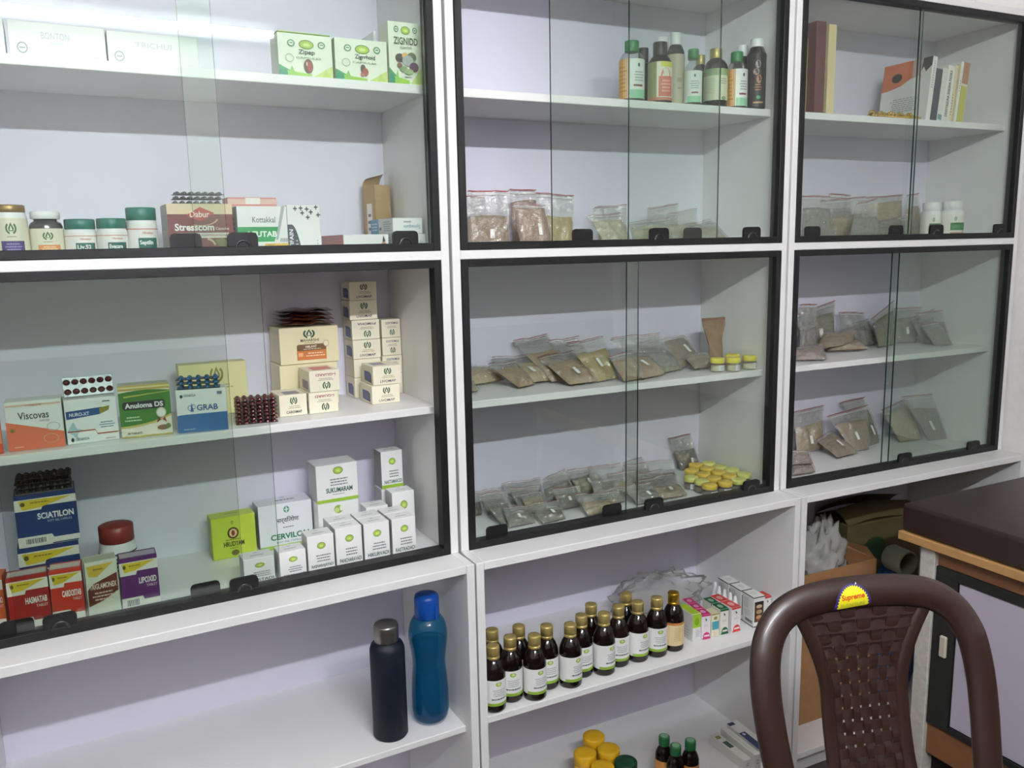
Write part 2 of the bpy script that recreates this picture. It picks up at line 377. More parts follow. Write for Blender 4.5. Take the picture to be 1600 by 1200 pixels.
# ---------------------------------------------------------------- measured positions (metres)
G = {
 'wl': [-0.8146, 0.0856, 0.353, 0.0365, 0.0578, 0.09, 0.0578],
 'bonton': [-0.7063, 0.0855, 0.353, 0.0365, 0.1491, 0.09, 0.0561],
 'trich': [-0.5535, 0.0911, 0.353, 0.0365, 0.1529, 0.09, 0.0541],
 'zipep': [-0.2758, 0.0862, 0.353, 0.0365, 0.1074, 0.06, 0.0799],
 'zigrr': [-0.1619, 0.0954, 0.353, 0.0365, 0.1102, 0.07, 0.081],
 'thin': [-0.1046, 0.2216, 0.353, 0.0365, 0.0072, 0.15, 0.122],
 'zignidd': [-0.0666, 0.0894, 0.353, 0.0365, 0.073, 0.055, 0.123],
 'stress': [-0.4955, 0.1072, 0.0099, 0.0365, 0.1195, 0.1, 0.0983],
 'pinkbox': [-0.376, 0.2067, 0.0099, 0.0365, 0.1003, 0.06, 0.1178],
 'leutab': [-0.3794, 0.1015, 0.0099, 0.0365, 0.0973, 0.08, 0.0942],
 'tifain': [-0.2903, 0.1047, 0.0099, 0.0365, 0.0686, 0.03, 0.0977],
 'longlow': [-0.1671, 0.1543, 0.0099, 0.0365, 0.0999, 0.16, 0.0368],
 'blue0': [-0.0713, 0.1402, 0.0099, 0.0365, 0.0768, 0.135, 0.0372],
 'blue1': [-0.0727, 0.1457, 0.047, 0.0365, 0.0692, 0.14, 0.0337],
 'kraft': [-0.0677, 0.273, 0.0099, 0.3865, 0.0611, 0.05, 0.1516],
 'pa': [-0.8093, 0.055, 0.0099, 0.0271, 0.0941],
 'pb': [-0.7548, 0.0644, 0.0099, 0.027, 0.0834],
 'liv': [-0.701, 0.0607, 0.0099, 0.0257, 0.0696],
 'eve': [-0.6493, 0.0535, 0.0099, 0.0253, 0.0705],
 'sep': [-0.5977, 0.0648, 0.0099, 0.0264, 0.0903],
 'redl': [-0.9001, 0.0698, -0.3322, 0.2098, 0.0723, 0.06, 0.093],
 'visco': [-0.8066, 0.0812, -0.3322, -0.001, 0.0916, 0.05, 0.0903],
 'nuro': [-0.7157, 0.0885, -0.3322, 0.0741, 0.0885, 0.05, 0.0847],
 'anul': [-0.6202, 0.0864, -0.3322, -0.02, 0.0917, 0.045, 0.1017],
 'grab': [-0.5162, 0.0757, -0.3322, -0.1441, 0.0935, 0.05, 0.0852],
 'yelb': [-0.4761, 0.233, -0.3322, 0.0365, 0.1394, 0.04, 0.1138],
 'capstack': [-0.411, 0.0954, -0.3322, -0.0903, 0.0826, 0.05, 0.0569],
 'cardi': [-0.3322, 0.15, -0.3322, 0.0365, 0.0595, 0.08, 0.0464],
 'upd0': [-0.2674, 0.1477, -0.3322, 0.0365, 0.0642, 0.08, 0.0469],
 'upd1': [-0.2633, 0.1482, -0.2854, 0.0365, 0.0665, 0.085, 0.0464],
 'crm0': [-0.2726, 0.2535, -0.3322, 0.0365, 0.132, 0.09, 0.0967],
 'amlant': [-0.2687, 0.2531, -0.2355, 0.0365, 0.1333, 0.095, 0.0825],
 'tl0': [-0.1286, 0.2732, -0.1018, 0.0365, 0.0666, 0.065, 0.043],
 'tl1': [-0.1291, 0.2752, -0.1476, 0.0365, 0.0677, 0.065, 0.0458],
 'tl2': [-0.1266, 0.2733, -0.1944, 0.0365, 0.068, 0.065, 0.0468],
 'tl3': [-0.1252, 0.2754, -0.2397, 0.0365, 0.0684, 0.065, 0.0452],
 'tl4': [-0.1265, 0.2733, -0.2837, 0.0365, 0.0669, 0.065, 0.044],
 'tl5': [-0.1266, 0.2753, -0.3322, 0.0365, 0.0672, 0.065, 0.0486],
 'tr0': [-0.0623, 0.2797, -0.1947, 0.0365, 0.0474, 0.063, 0.044],
 'tr1': [-0.0616, 0.2817, -0.2376, 0.0365, 0.0484, 0.063, 0.0429],
 'tr2': [-0.0627, 0.2797, -0.2809, 0.0365, 0.0501, 0.063, 0.0433],
 'tr3': [-0.0624, 0.2817, -0.3322, 0.0365, 0.0504, 0.063, 0.0513],
 'fr0': [-0.1172, 0.1826, -0.3322, 0.0458, 0.0672, 0.085, 0.0429],
 'fr1': [-0.1112, 0.1833, -0.2894, 0.0365, 0.0674, 0.08, 0.0436],
 'scia0': [-0.8145, 0.1656, -0.6623, 0.0365, 0.1048, 0.07, 0.1252],
 'scia1': [-0.8105, 0.1638, -0.5372, 0.0365, 0.1052, 0.07, 0.1034],
 'orl': [-0.9073, 0.0903, -0.6623, -0.1155, 0.0414, 0.04, 0.0985],
 'hasma': [-0.8472, 0.0513, -0.6623, 0.0248, 0.0669, 0.04, 0.1037],
 'cardo': [-0.784, 0.0533, -0.6623, -0.0386, 0.054, 0.04, 0.1039],
 'trig': [-0.7259, 0.0482, -0.6623, 0.0738, 0.0559, 0.04, 0.1094],
 'lipo': [-0.6607, 0.0548, -0.6623, 0.0292, 0.0683, 0.04, 0.1031],
 'redcap': [-0.6926, 0.1451, -0.6623, 0.0328, 0.1403],
 'hrud': [-0.4584, 0.243, -0.6623, 0.0498, 0.096, 0.045, 0.0964],
 'cerv': [-0.3418, 0.2567, -0.6623, 0.0365, 0.123, 0.06, 0.1065],
 'suk0': [-0.227, 0.2271, -0.6623, 0.0365, 0.0974, 0.07, 0.1018],
 'suk1': [-0.2266, 0.2271, -0.5605, 0.0365, 0.0982, 0.07, 0.0894],
 'wa': [-0.4366, 0.0579, -0.6623, 0.0365, 0.0624, 0.045, 0.0579],
 'wb': [-0.3709, 0.0449, -0.6623, 0.0365, 0.0563, 0.045, 0.0646],
 'wc': [-0.3082, 0.058, -0.6623, 0.0365, 0.0575, 0.045, 0.0836],
 'wd': [-0.2465, 0.0603, -0.6623, 0.0365, 0.0589, 0.045, 0.0898],
 'we': [-0.1829, 0.0648, -0.6623, 0.0365, 0.059, 0.045, 0.0878],
 'wf': [-0.1202, 0.0646, -0.6623, 0.0365, 0.0565, 0.045, 0.0882],
 'wo': [-0.0834, 0.1698, -0.6623, 0.0365, 0.0558, 0.045, 0.1157],
 'wu': [-0.0874, 0.2342, -0.6623, 0.0365, 0.0588, 0.05, 0.1085],
 'wt': [-0.0877, 0.2342, -0.5538, 0.0365, 0.0544, 0.05, 0.0924],
 'wm': [-0.1484, 0.1674, -0.6623, 0.0365, 0.0527, 0.045, 0.0906],
 'navy': [-0.1835, 0.0018, -1.0551, 0.0409, 0.2567],
 'water': [-0.0853, 0.0185, -1.0551, 0.0436, 0.2978],
 'a1': [0.5259, 0.1, 0.353, 0.0304, 0.1431],
 'a2': [0.6094, 0.17, 0.353, 0.0245, 0.1481],
 'a3': [0.6096, 0.1, 0.353, 0.0294, 0.1471],
 'a4': [0.6915, 0.2, 0.353, 0.0269, 0.1876],
 'a5': [0.6777, 0.1274, 0.353, 0.0228, 0.181],
 'a6': [0.702, 0.0876, 0.353, 0.0218, 0.1359],
 'a7': [0.7913, 0.17, 0.353, 0.0229, 0.1451],
 'a8': [0.7841, 0.1, 0.353, 0.0297, 0.1461],
 'a9': [0.8535, 0.1007, 0.353, 0.0276, 0.144],
 'a10': [0.9037, 0.137, 0.353, 0.0257, 0.1712],
 'a11': [0.9052, 0.0848, 0.353, 0.0243, 0.1762],
 'c3a': [1.6552, 0.1165, 0.0099, 0.0289, 0.111],
 'c3b': [1.7114, 0.0854, 0.0099, 0.0339, 0.1135],
 'j1': [0.8089, 0.1, -0.3322, 0.02, 0.0508],
 'j2': [0.8962, 0.14, -0.3322, 0.0207, 0.0453],
 'j3': [0.8484, 0.0818, -0.3322, 0.0218, 0.0438],
 'j4': [0.9088, 0.085, -0.3322, 0.0212, 0.042],
 'jars': [
  [0.8495, 0.2331, -0.6623],
  [0.895, 0.2298, -0.6623],
  [0.8022, 0.1919, -0.6623],
  [0.8522, 0.185, -0.6623],
  [0.896, 0.1819, -0.6623],
  [0.8058, 0.1454, -0.6623],
  [0.8539, 0.1389, -0.6623],
  [0.9037, 0.1392, -0.6623],
  [0.7536, 0.1339, -0.6623],
  [0.7575, 0.0917, -0.6623],
  [0.8043, 0.0964, -0.6623],
  [0.8558, 0.0943, -0.6623],
  [0.9025, 0.0882, -0.6623],
  [0.7492, 0.0501, -0.6623],
  [0.8022, 0.0501, -0.6623],
  [0.8488, 0.0501, -0.6623],
 ],
 'syrup': [
  [0.0483, -0.0512, -1.0303],
  [0.0801, 0.0214, -1.0303],
  [0.1015, -0.0312, -1.0303],
  [0.1442, 0.0077, -1.0303],
  [0.1546, -0.0512, -1.0303],
  [0.2035, -0.0223, -1.0303],
  [0.2564, -0.0431, -1.0303],
  [0.3051, -0.0138, -1.0303],
  [0.3583, 0.0272, -1.0303],
  [0.3589, -0.0318, -1.0303],
  [0.4129, -0.0141, -1.0303],
  [0.4733, 0.0395, -1.0303],
  [0.4696, -0.0172, -1.0303],
  [0.5264, -0.0195, -1.0303],
  [0.583, -0.0151, -1.0303],
 ],
 'lime': [0.6598, 0.018, -1.0303, -0.0122, 0.0277, 0.07, 0.0776],
 'pink0': [0.6915, -0.0016, -1.0303, -0.1661, 0.0277, 0.035, 0.0708],
 'teal': [0.7218, -0.0011, -1.0303, -0.0695, 0.0265, 0.035, 0.0657],
 'gr0': [0.7516, 0.0002, -1.0303, -0.0739, 0.0279, 0.04, 0.0724],
 're0': [0.7879, -0.001, -1.0303, 0.0, 0.0314, 0.045, 0.071],
 'wt0': [0.8655, -0.0051, -1.0303, -0.0839, 0.0382, 0.05, 0.0874],
 're2': [0.9128, 0.0079, -1.0303, -0.013, 0.0256, 0.035, 0.07],
 'drop': [[0.8309, 0.1152, -1.0303], [0.8223, 0.0878, -1.0303], [0.8201, 0.0627, -1.0303], [0.819, 0.0376, -1.0303], [0.8147, 0.0126, -1.0303]],
 'yj': [[0.4373, 0.1429, -1.325], [0.3746, 0.0871, -1.325], [0.4403, 0.0727, -1.325], [0.3841, 0.0149, -1.325]],
 'gj': [0.4473, 0.0142, -1.33],
 'gc': [[0.5674, -0.003, -1.285], [0.568, -0.0514, -1.285], [0.6164, -0.0514, -1.285]],
 'lc': [[0.8073, 0.0689, 0.8076, -0.0528], [0.8341, 0.062, 0.8309, -0.0644], [0.8686, 0.0768, 0.863, -0.0459], [0.9175, 0.095, 0.9125, -0.025]],
 'bky': [1.0525, 0.1101, 0.353, -0.0191, 0.0134, 0.1, 0.1868],
 'bkm': [1.1243, 0.1617, 0.353, -0.0191, 0.0344, 0.17, 0.24],
 'bkc': [1.1752, 0.1557, 0.353, -0.0191, 0.028, 0.14, 0.2383],
 'l1': [1.5373, 0.1418, 0.353, -0.0191, 0.0188, 0.17, 0.1794],
 'l2': [1.5608, 0.1163, 0.353, -0.0191, 0.0282, 0.12, 0.1456],
 'l3': [1.5863, 0.1258, 0.353, -0.0191, 0.0213, 0.14, 0.1491],
 'l4': [1.6111, 0.1304, 0.353, -0.0191, 0.027, 0.15, 0.1579],
 'l5': [1.6319, 0.13, 0.353, -0.0191, 0.0133, 0.15, 0.1612],
 'l6': [1.6444, 0.1297, 0.353, -0.0191, 0.0106, 0.15, 0.1638],
 'l7': [1.6555, 0.1295, 0.353, -0.0191, 0.0106, 0.15, 0.1736],
 'l8': [1.6753, 0.1341, 0.353, -0.0191, 0.0276, 0.16, 0.1714],
 'beads': [[1.32, 0.0589, 0.3578], [1.422, 0.057, 0.3554], [1.4247, 0.0569, 0.3537], [1.5198, 0.0551, 0.3525]],
 'pouch': [
  [2, [0.0864, 0.17, 0.0099], [0.1761, 0.17, 0.0099], [0.1663, 0.19, 0.131], [0.1083, 0.19, 0.1336], 0.6, [164, 142, 104], 0],
  [2, [0.0773, 0.1, 0.0099], [0.1875, 0.1, 0.0099], [0.1951, 0.12, 0.141], [0.0912, 0.12, 0.1407], 0.55, [148, 125, 96], 1],
  [2, [0.2425, 0.2, 0.0099], [0.3249, 0.2, 0.0099], [0.3268, 0.23, 0.1516], [0.2515, 0.23, 0.1524], 0.8, [150, 120, 94], 0],
  [2, [0.2065, 0.085, 0.0099], [0.2968, 0.085, 0.0099], [0.2886, 0.115, 0.1081], [0.2036, 0.115, 0.1138], 0.93, [150, 120, 94], 1],
  [2, [0.2993, 0.14, 0.0099], [0.384, 0.14, 0.0099], [0.3992, 0.17, 0.1345], [0.2945, 0.17, 0.1413], 0.6, [182, 158, 84], 0],
  [2, [0.4434, 0.09, 0.0099], [0.5227, 0.09, 0.0099], [0.5132, 0.13, 0.0881], [0.4189, 0.13, 0.0821], 0.8, [186, 178, 150], 0],
  [2, [0.4929, 0.2, 0.0099], [0.5825, 0.2, 0.0099], [0.6142, 0.25, 0.1154], [0.511, 0.25, 0.1086], 0.5, [186, 178, 150], 0],
  [2, [0.5231, 0.085, 0.0099], [0.645, 0.085, 0.0099], [0.6713, 0.145, 0.0727], [0.5507, 0.145, 0.0621], 0.75, [186, 178, 150], 0],
  [2, [0.6554, 0.2158, 0.0099], [0.7578, 0.2158, 0.0099], [0.7892, 0.2558, 0.1201], [0.6854, 0.2558, 0.107], 0.5, [186, 178, 150], 0],
  [2, [0.6842, 0.17, 0.0099], [0.7885, 0.17, 0.0099], [0.8272, 0.22, 0.1048], [0.7274, 0.22, 0.0895], 0.6, [186, 178, 150], 0],
  [2, [0.6574, 0.064, 0.0099], [0.8142, 0.064, 0.0099], [0.8458, 0.184, 0.0684], [0.7581, 0.184, 0.0518], 0.7, [186, 178, 150], 0],
  [3, [1.1025, 0.0971, 0.0099], [1.2215, 0.0948, 0.0099], [1.2283, 0.1247, 0.1368], [1.1212, 0.1267, 0.1371], 0.72, [118, 114, 104], 0],
  [3, [1.289, 0.1935, 0.0099], [1.3996, 0.1914, 0.0099], [1.4207, 0.221, 0.1466], [1.3329, 0.2227, 0.1517], 0.7, [118, 114, 104], 0],
  [3, [1.2509, 0.1443, 0.0099], [1.385, 0.1417, 0.0099], [1.437, 0.1807, 0.1394], [1.2558, 0.1842, 0.1274], 0.6, [164, 142, 104], 0],
  [3, [1.2373, 0.0585, 0.0099], [1.3592, 0.0562, 0.0099], [1.3947, 0.1055, 0.1276], [1.3178, 0.107, 0.1144], 0.6, [118, 114, 104], 0],
  [3, [1.4131, 0.1612, 0.0099], [1.5921, 0.1577, 0.0099], [1.6206, 0.1972, 0.1475], [1.46, 0.2003, 0.1388], 0.85, [164, 142, 104], 0],
  [3, [1.6401, 0.1968, 0.0099], [1.7225, 0.1953, 0.0099], [1.7287, 0.2251, 0.1552], [1.6819, 0.226, 0.1509], 0.7, [164, 142, 104], 0],
  [3, [1.3016, 0.0685, 0.0099], [1.485, 0.065, 0.0099], [1.5886, 0.143, 0.0753], [1.3993, 0.1466, 0.0479], 0.8, [120, 115, 82], 0],
  [2, [0.0557, 0.1407, -0.3322], [0.1218, 0.1543, -0.3322], [0.127, 0.2075, -0.319], [0.0714, 0.2075, -0.2948], 0.9, [164, 142, 104], 0],
  [2, [0.1352, 0.2269, -0.3322], [0.2472, 0.2585, -0.3322], [0.2219, 0.305, -0.3057], [0.144, 0.305, -0.2874], 0.7, [198, 176, 136], 0],
  [2, [0.222, 0.1376, -0.3322], [0.281, 0.161, -0.3322], [0.2683, 0.2493, -0.2844], [0.1912, 0.2493, -0.2881], 0.8, [174, 142, 104], 0],
  [2, [0.2466, 0.1721, -0.3322], [0.3546, 0.188, -0.3322], [0.3407, 0.3, -0.2808], [0.2256, 0.3, -0.2794], 0.72, [198, 176, 136], 1],
  [2, [0.3312, 0.1674, -0.3322], [0.4206, 0.1807, -0.3322], [0.3933, 0.304, -0.2275], [0.2899, 0.304, -0.2385], 0.7, [174, 142, 104], 0],
  [2, [0.3417, 0.0985, -0.3322], [0.4337, 0.1076, -0.3322], [0.4385, 0.233, -0.2686], [0.3259, 0.233, -0.277], 0.72, [174, 142, 104], 1],
  [2, [0.4032, 0.1692, -0.3322], [0.4846, 0.1901, -0.3322], [0.4782, 0.2797, -0.237], [0.3808, 0.2797, -0.2416], 0.6, [198, 176, 136], 0],
  [2, [0.431, 0.1093, -0.3322], [0.5121, 0.129, -0.3322], [0.5165, 0.2192, -0.2331], [0.4031, 0.2192, -0.2441], 0.72, [182, 158, 84], 1],
  [2, [0.5435, 0.0727, -0.3322], [0.6446, 0.1055, -0.3322], [0.6291, 0.2091, -0.2772], [0.5316, 0.2091, -0.2907], 0.75, [174, 142, 104], 1],
  [2, [0.6015, 0.138, -0.3322], [0.7286, 0.1607, -0.3322], [0.7094, 0.2293, -0.2365], [0.5506, 0.2293, -0.2399], 0.5, [118, 114, 104], 0],
  [2, [0.6506, 0.1303, -0.3322], [0.74, 0.1577, -0.3322], [0.7348, 0.264, -0.2613], [0.6519, 0.264, -0.2662], 0.85, [120, 115, 82], 1],
  [2, [0.7543, 0.1296, -0.3322], [0.8437, 0.1408, -0.3322], [0.8469, 0.1952, -0.3023], [0.77, 0.1952, -0.3073], 0.9, [148, 125, 96], 0],
  [2, [0.7459, 0.1813, -0.3322], [0.8662, 0.2186, -0.3322], [0.8486, 0.3, -0.2627], [0.7658, 0.3, -0.2692], 0.95, [148, 125, 96], 1],
  [2, [0.4877, 0.0719, -0.3322], [0.5658, 0.0933, -0.3322], [0.558, 0.1526, -0.2708], [0.4918, 0.1526, -0.2793], 0.8, [174, 142, 104], 0],
  [2, [0.1121, 0.2042, -0.6623], [0.1471, 0.2071, -0.6623], [0.1747, 0.2857, -0.6354], [0.1252, 0.2857, -0.6363], 0.6, [95, 86, 68], 0],
  [2, [0.152, 0.109, -0.6623], [0.1886, 0.1154, -0.6623], [0.216, 0.2122, -0.6131], [0.1363, 0.2122, -0.611], 0.6, [118, 114, 104], 0],
  [2, [0.158, 0.0788, -0.6623], [0.2358, 0.0828, -0.6623], [0.2347, 0.1308, -0.6346], [0.1669, 0.1308, -0.6285], 0.75, [118, 114, 104], 1],
  [2, [0.2427, 0.0624, -0.6623], [0.3147, 0.0709, -0.6623], [0.3211, 0.1267, -0.6338], [0.2362, 0.1267, -0.6303], 0.65, [95, 86, 68], 1],
  [2, [0.2387, 0.1786, -0.6623], [0.296, 0.1879, -0.6623], [0.3304, 0.2433, -0.6246], [0.2405, 0.2433, -0.6198], 0.6, [95, 86, 68], 0],
  [2, [0.2453, 0.2413, -0.6623], [0.3395, 0.2378, -0.6623], [0.3639, 0.2995, -0.6246], [0.2464, 0.2995, -0.6233], 0.5, [118, 114, 104], 0],
  [2, [0.3288, 0.2067, -0.6623], [0.4311, 0.2127, -0.6623], [0.4247, 0.2697, -0.5997], [0.356, 0.2697, -0.6188], 0.6, [95, 86, 68], 0],
  [2, [0.4386, 0.2096, -0.6623], [0.5448, 0.2305, -0.6623], [0.5172, 0.2801, -0.6075], [0.436, 0.2801, -0.608], 0.7, [120, 115, 82], 1],
  [2, [0.3663, 0.0538, -0.6623], [0.4657, 0.0616, -0.6623], [0.5028, 0.1177, -0.6383], [0.367, 0.1177, -0.6242], 0.55, [164, 142, 104], 0],
  [2, [0.4561, 0.1654, -0.6623], [0.5611, 0.1699, -0.6623], [0.586, 0.2377, -0.5957], [0.4816, 0.2377, -0.5939], 0.5, [118, 114, 104], 0],
  [2, [0.4515, 0.1118, -0.6623], [0.5171, 0.1114, -0.6623], [0.5362, 0.1516, -0.6354], [0.4612, 0.1516, -0.6346], 0.75, [120, 115, 82], 1],
  [2, [0.1556, 0.1917, -0.6623], [0.2147, 0.1933, -0.6623], [0.2233, 0.2625, -0.6198], [0.149, 0.2625, -0.6207], 0.6, [118, 114, 104], 0],
  [2, [0.2491, 0.1489, -0.6623], [0.3064, 0.1515, -0.6623], [0.3147, 0.2002, -0.6251], [0.2505, 0.2002, -0.6256], 0.75, [148, 125, 96], 0],
  [2, [0.3349, 0.135, -0.6623], [0.4111, 0.1399, -0.6623], [0.4225, 0.1875, -0.6242], [0.3384, 0.1875, -0.6219], 0.7, [95, 86, 68], 1],
  [2, [0.3744, 0.2444, -0.6623], [0.4568, 0.2506, -0.6623], [0.4708, 0.2975, -0.6192], [0.3847, 0.2975, -0.6197], 0.65, [118, 114, 104], 0],
  [2, [0.5141, 0.1565, -0.6623], [0.5995, 0.1536, -0.6623], [0.6119, 0.205, -0.6115], [0.5213, 0.205, -0.6113], 0.6, [148, 125, 96], 0],
  [2, [0.5299, 0.0739, -0.6623], [0.6109, 0.0719, -0.6623], [0.6014, 0.1229, -0.626], [0.5144, 0.1229, -0.6255], 0.7, [118, 114, 104], 1],
  [2, [0.5945, 0.1371, -0.6623], [0.682, 0.1402, -0.6623], [0.6919, 0.1887, -0.6192], [0.6055, 0.1887, -0.6214], 0.6, [95, 86, 68], 0],
  [2, [0.6, 0.0684, -0.6623], [0.6907, 0.0651, -0.6623], [0.7115, 0.1668, -0.6329], [0.5773, 0.1668, -0.6363], 0.5, [148, 125, 96], 1],
  [2, [0.6124, 0.1739, -0.6623], [0.737, 0.1716, -0.6623], [0.7654, 0.2328, -0.6081], [0.5934, 0.2328, -0.6011], 0.5, [118, 114, 104], 0],
  [2, [0.6054, 0.2309, -0.6623], [0.7045, 0.2314, -0.6623], [0.6836, 0.2712, -0.5961], [0.6197, 0.2712, -0.6034], 0.6, [118, 114, 104], 0],
  [2, [0.8362, 0.288, -0.6623], [0.9157, 0.288, -0.6623], [0.8836, 0.305, -0.5556], [0.805, 0.305, -0.5609], 0.6, [95, 86, 68], 1],
  [3, [1.1066, 0.1112, -0.3322], [1.188, 0.0711, -0.3322], [1.2408, 0.1394, -0.2981], [1.1281, 0.1415, -0.3034], 0.9, [134, 116, 104], 0],
  [3, [1.242, 0.1662, -0.3122], [1.4275, 0.1918, -0.3122], [1.4812, 0.2263, -0.28], [1.3377, 0.229, -0.2731], 0.95, [148, 125, 96], 0],
  [3, [1.3271, 0.2008, -0.3322], [1.4623, 0.1612, -0.3322], [1.5025, 0.2289, -0.3073], [1.3757, 0.2314, -0.3149], 0.95, [148, 125, 96], 0],
  [3, [1.2772, 0.2603, -0.3322], [1.4287, 0.2574, -0.3322], [1.4536, 0.2969, -0.1819], [1.2942, 0.3, -0.2179], 0.75, [120, 115, 82], 1],
  [3, [1.2527, 0.2433, -0.3322], [1.3292, 0.2418, -0.3322], [1.3601, 0.2812, -0.1877], [1.2927, 0.2825, -0.1855], 0.5, [118, 114, 104], 0],
  [3, [1.4571, 0.2461, -0.3322], [1.5825, 0.2437, -0.3322], [1.5765, 0.2839, -0.2277], [1.4642, 0.286, -0.2187], 0.5, [118, 114, 104], 0],
  [3, [1.4925, 0.2606, -0.3322], [1.6253, 0.258, -0.3322], [1.6133, 0.2983, -0.2521], [1.5211, 0.3, -0.2658], 0.9, [120, 115, 82], 0],
  [3, [1.5395, 0.1883, -0.3322], [1.6455, 0.217, -0.3322], [1.6878, 0.2608, -0.1921], [1.5881, 0.2627, -0.2475], 0.8, [120, 115, 82], 0],
  [3, [1.6853, 0.2481, -0.3322], [1.7567, 0.2183, -0.3322], [1.8637, 0.2876, -0.2242], [1.722, 0.2903, -0.2213], 0.7, [118, 114, 104], 1],
  [3, [1.7475, 0.1917, -0.3322], [1.8008, 0.1749, -0.3322], [1.8628, 0.2416, -0.2291], [1.7509, 0.2437, -0.2522], 0.75, [118, 114, 104], 0],
  [3, [1.7616, 0.1596, -0.3322], [1.8253, 0.146, -0.3322], [1.8523, 0.2017, -0.2282], [1.7296, 0.204, -0.2314], 0.65, [118, 114, 104], 0],
  [3, [1.7287, 0.1301, -0.3322], [1.7902, 0.1067, -0.3322], [1.7583, 0.1485, -0.2564], [1.681, 0.1499, -0.2623], 0.75, [118, 114, 104], 0],
  [3, [1.0666, 0.0701, -0.6623], [1.1563, 0.0644, -0.6623], [1.1808, 0.106, -0.6482], [1.1002, 0.1075, -0.6414], 0.95, [134, 116, 104], 0],
  [3, [1.0825, 0.0875, -0.6323], [1.1517, 0.0713, -0.6323], [1.1682, 0.1084, -0.6059], [1.1054, 0.1097, -0.5979], 0.95, [134, 116, 104], 0],
  [3, [1.2762, 0.2604, -0.6623], [1.394, 0.2581, -0.6623], [1.4226, 0.2976, -0.5238], [1.2958, 0.3, -0.533], 0.65, [164, 142, 104], 1],
  [3, [1.3346, 0.1484, -0.6623], [1.4388, 0.1612, -0.6623], [1.4173, 0.2542, -0.6087], [1.3515, 0.2555, -0.6309], 0.95, [148, 125, 96], 1],
  [3, [1.445, 0.1883, -0.6623], [1.5165, 0.1846, -0.6623], [1.5797, 0.2546, -0.5341], [1.4029, 0.258, -0.5522], 0.72, [148, 125, 96], 1],
  [3, [1.5372, 0.2116, -0.6623], [1.6242, 0.2317, -0.6623], [1.6071, 0.2912, -0.5151], [1.499, 0.2932, -0.5219], 0.7, [120, 115, 82], 1],
  [3, [1.6804, 0.2024, -0.6623], [1.7765, 0.1867, -0.6623], [1.7715, 0.2538, -0.5278], [1.6515, 0.2561, -0.5575], 0.85, [164, 142, 104], 0],
  [3, [1.7835, 0.1682, -0.6623], [1.8596, 0.1549, -0.6623], [1.839, 0.2113, -0.5134], [1.6928, 0.2141, -0.5083], 0.7, [118, 114, 104], 1],
 ],
 'paper': [[0.8407, 0.2, -0.3322], [0.9221, 0.2, -0.3322], [0.9503, 0.225, -0.2053], [0.852, 0.225, -0.1979]],
 'bag': [[0.6303, 0.2, -1.0357], [0.887, 0.2, -1.0629]],
}
# ---------------------------------------------------------------- left cabinet: cartons
WHT = (236, 236, 234); CREAM = (226, 217, 178); DK = (44, 46, 50); GRN = (46, 120, 70); LIME = (150, 190, 50)
UP = 'upper shelf of the left cabinet'
def a_plain(A): A.rect(.80, .04, .97, .09, (200, 140, 130))
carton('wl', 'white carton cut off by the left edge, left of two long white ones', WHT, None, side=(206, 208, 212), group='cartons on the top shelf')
def seal(A, u, v): A.ring(u, v, .055, .17, (150, 165, 160), .75); A.rect(u-.03, v-.025, u+.03, v+.025, (160, 172, 168))
def a_bon(A): A.text('BONTON', .33, .52, .62, .72, (196, 200, 206), .01); A.text('Capsules', .41, .36, .56, .46, (200, 204, 208)); seal(A, .13, .22); A.lines(.86, .06, .95, .12, 1, (190, 192, 196))
carton('bonton', 'long white carton printed in pale grey, first of two on the top left shelf', WHT, a_bon, group='cartons on the top shelf')
def a_tri(A): A.text('TRICHUI', .30, .52, .70, .70, (200, 203, 208), .01); seal(A, .12, .2); A.lines(.86, .04, .95, .1, 1, (190, 192, 196))
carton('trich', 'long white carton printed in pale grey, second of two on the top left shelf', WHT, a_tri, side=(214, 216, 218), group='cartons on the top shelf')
def herbal(A, name, cap, pic, ov=.76):
    A.rect(0, 0, 1, 1, (226, 232, 214))
    A.band(lambda u: 0, lambda u: max(.02, .26-.62*u), (66, 150, 92), 0, .5); A.band(lambda u: .0, lambda u: .02+.12*(1-u), (150, 196, 70), 0, .6); A.band(lambda u: 0, lambda u: max(.0, .30*(u-.62)/.38), (196, 216, 130), .62, 1)
    A.ell(.07, .06, .09, .10, (38, 140, 104)); A.poly([(.16, .05), (.24, .24), (.3, .04)], (140, 190, 90)); A.poly([(.8, .02), (.86, .22), (.95, .04)], (186, 206, 110))
    k = 1 if ov < .8 else .6; oval(A, .52, ov, .14, .11*k)
    for u in (.24, .8): A.ell(u, ov+.01, .07, .085*k, (92, 140, 100)); A.ell(u, ov+.01, .045, .055*k, (224, 232, 214)); A.rect(u-.03, ov, u+.03, ov+.03*k, (92, 140, 100))
    if ov > .8: return pic(A)
    A.ring(.2, .42, .08, .1, (176, 190, 172), .8); A.text(name, .37, .50, .67 if len(name) < 7 else .76, .635, (50, 72, 50), .015); A.text(cap, .32, .42, .78, .465, (120, 140, 116), .01)
    pic(A)
def p1(A): A.ell(.54, .25, .085, .17, (98, 62, 48)); A.ell(.56, .24, .05, .12, (156, 70, 60)); A.ell(.51, .3, .015, .05, (214, 190, 180))
o = carton('zipep', 'green and white carton with a brown capsule picture, lid ajar, on the top left shelf', (222, 230, 208), lambda A: herbal(A, 'Zipep', 'CAPSULES', p1), group='green and white cartons')
wz, dz, hz = G['zipep'][4:7]
m = MB(); m.mats = []; m.cbox(-wz/2+.001, -dz/2+.002, hz+.001, wz/2-.001, dz/2, hz+.003, M((176, 206, 110), .4), .0008, Matrix.Translation((0, 0, 0))); m.build('lid_flap', o)
m = MB(); m.cbox(-wz*.33, -.006, hz+.0045, wz*.3, .024, hz+.009, M((58, 96, 52), .4), .001)
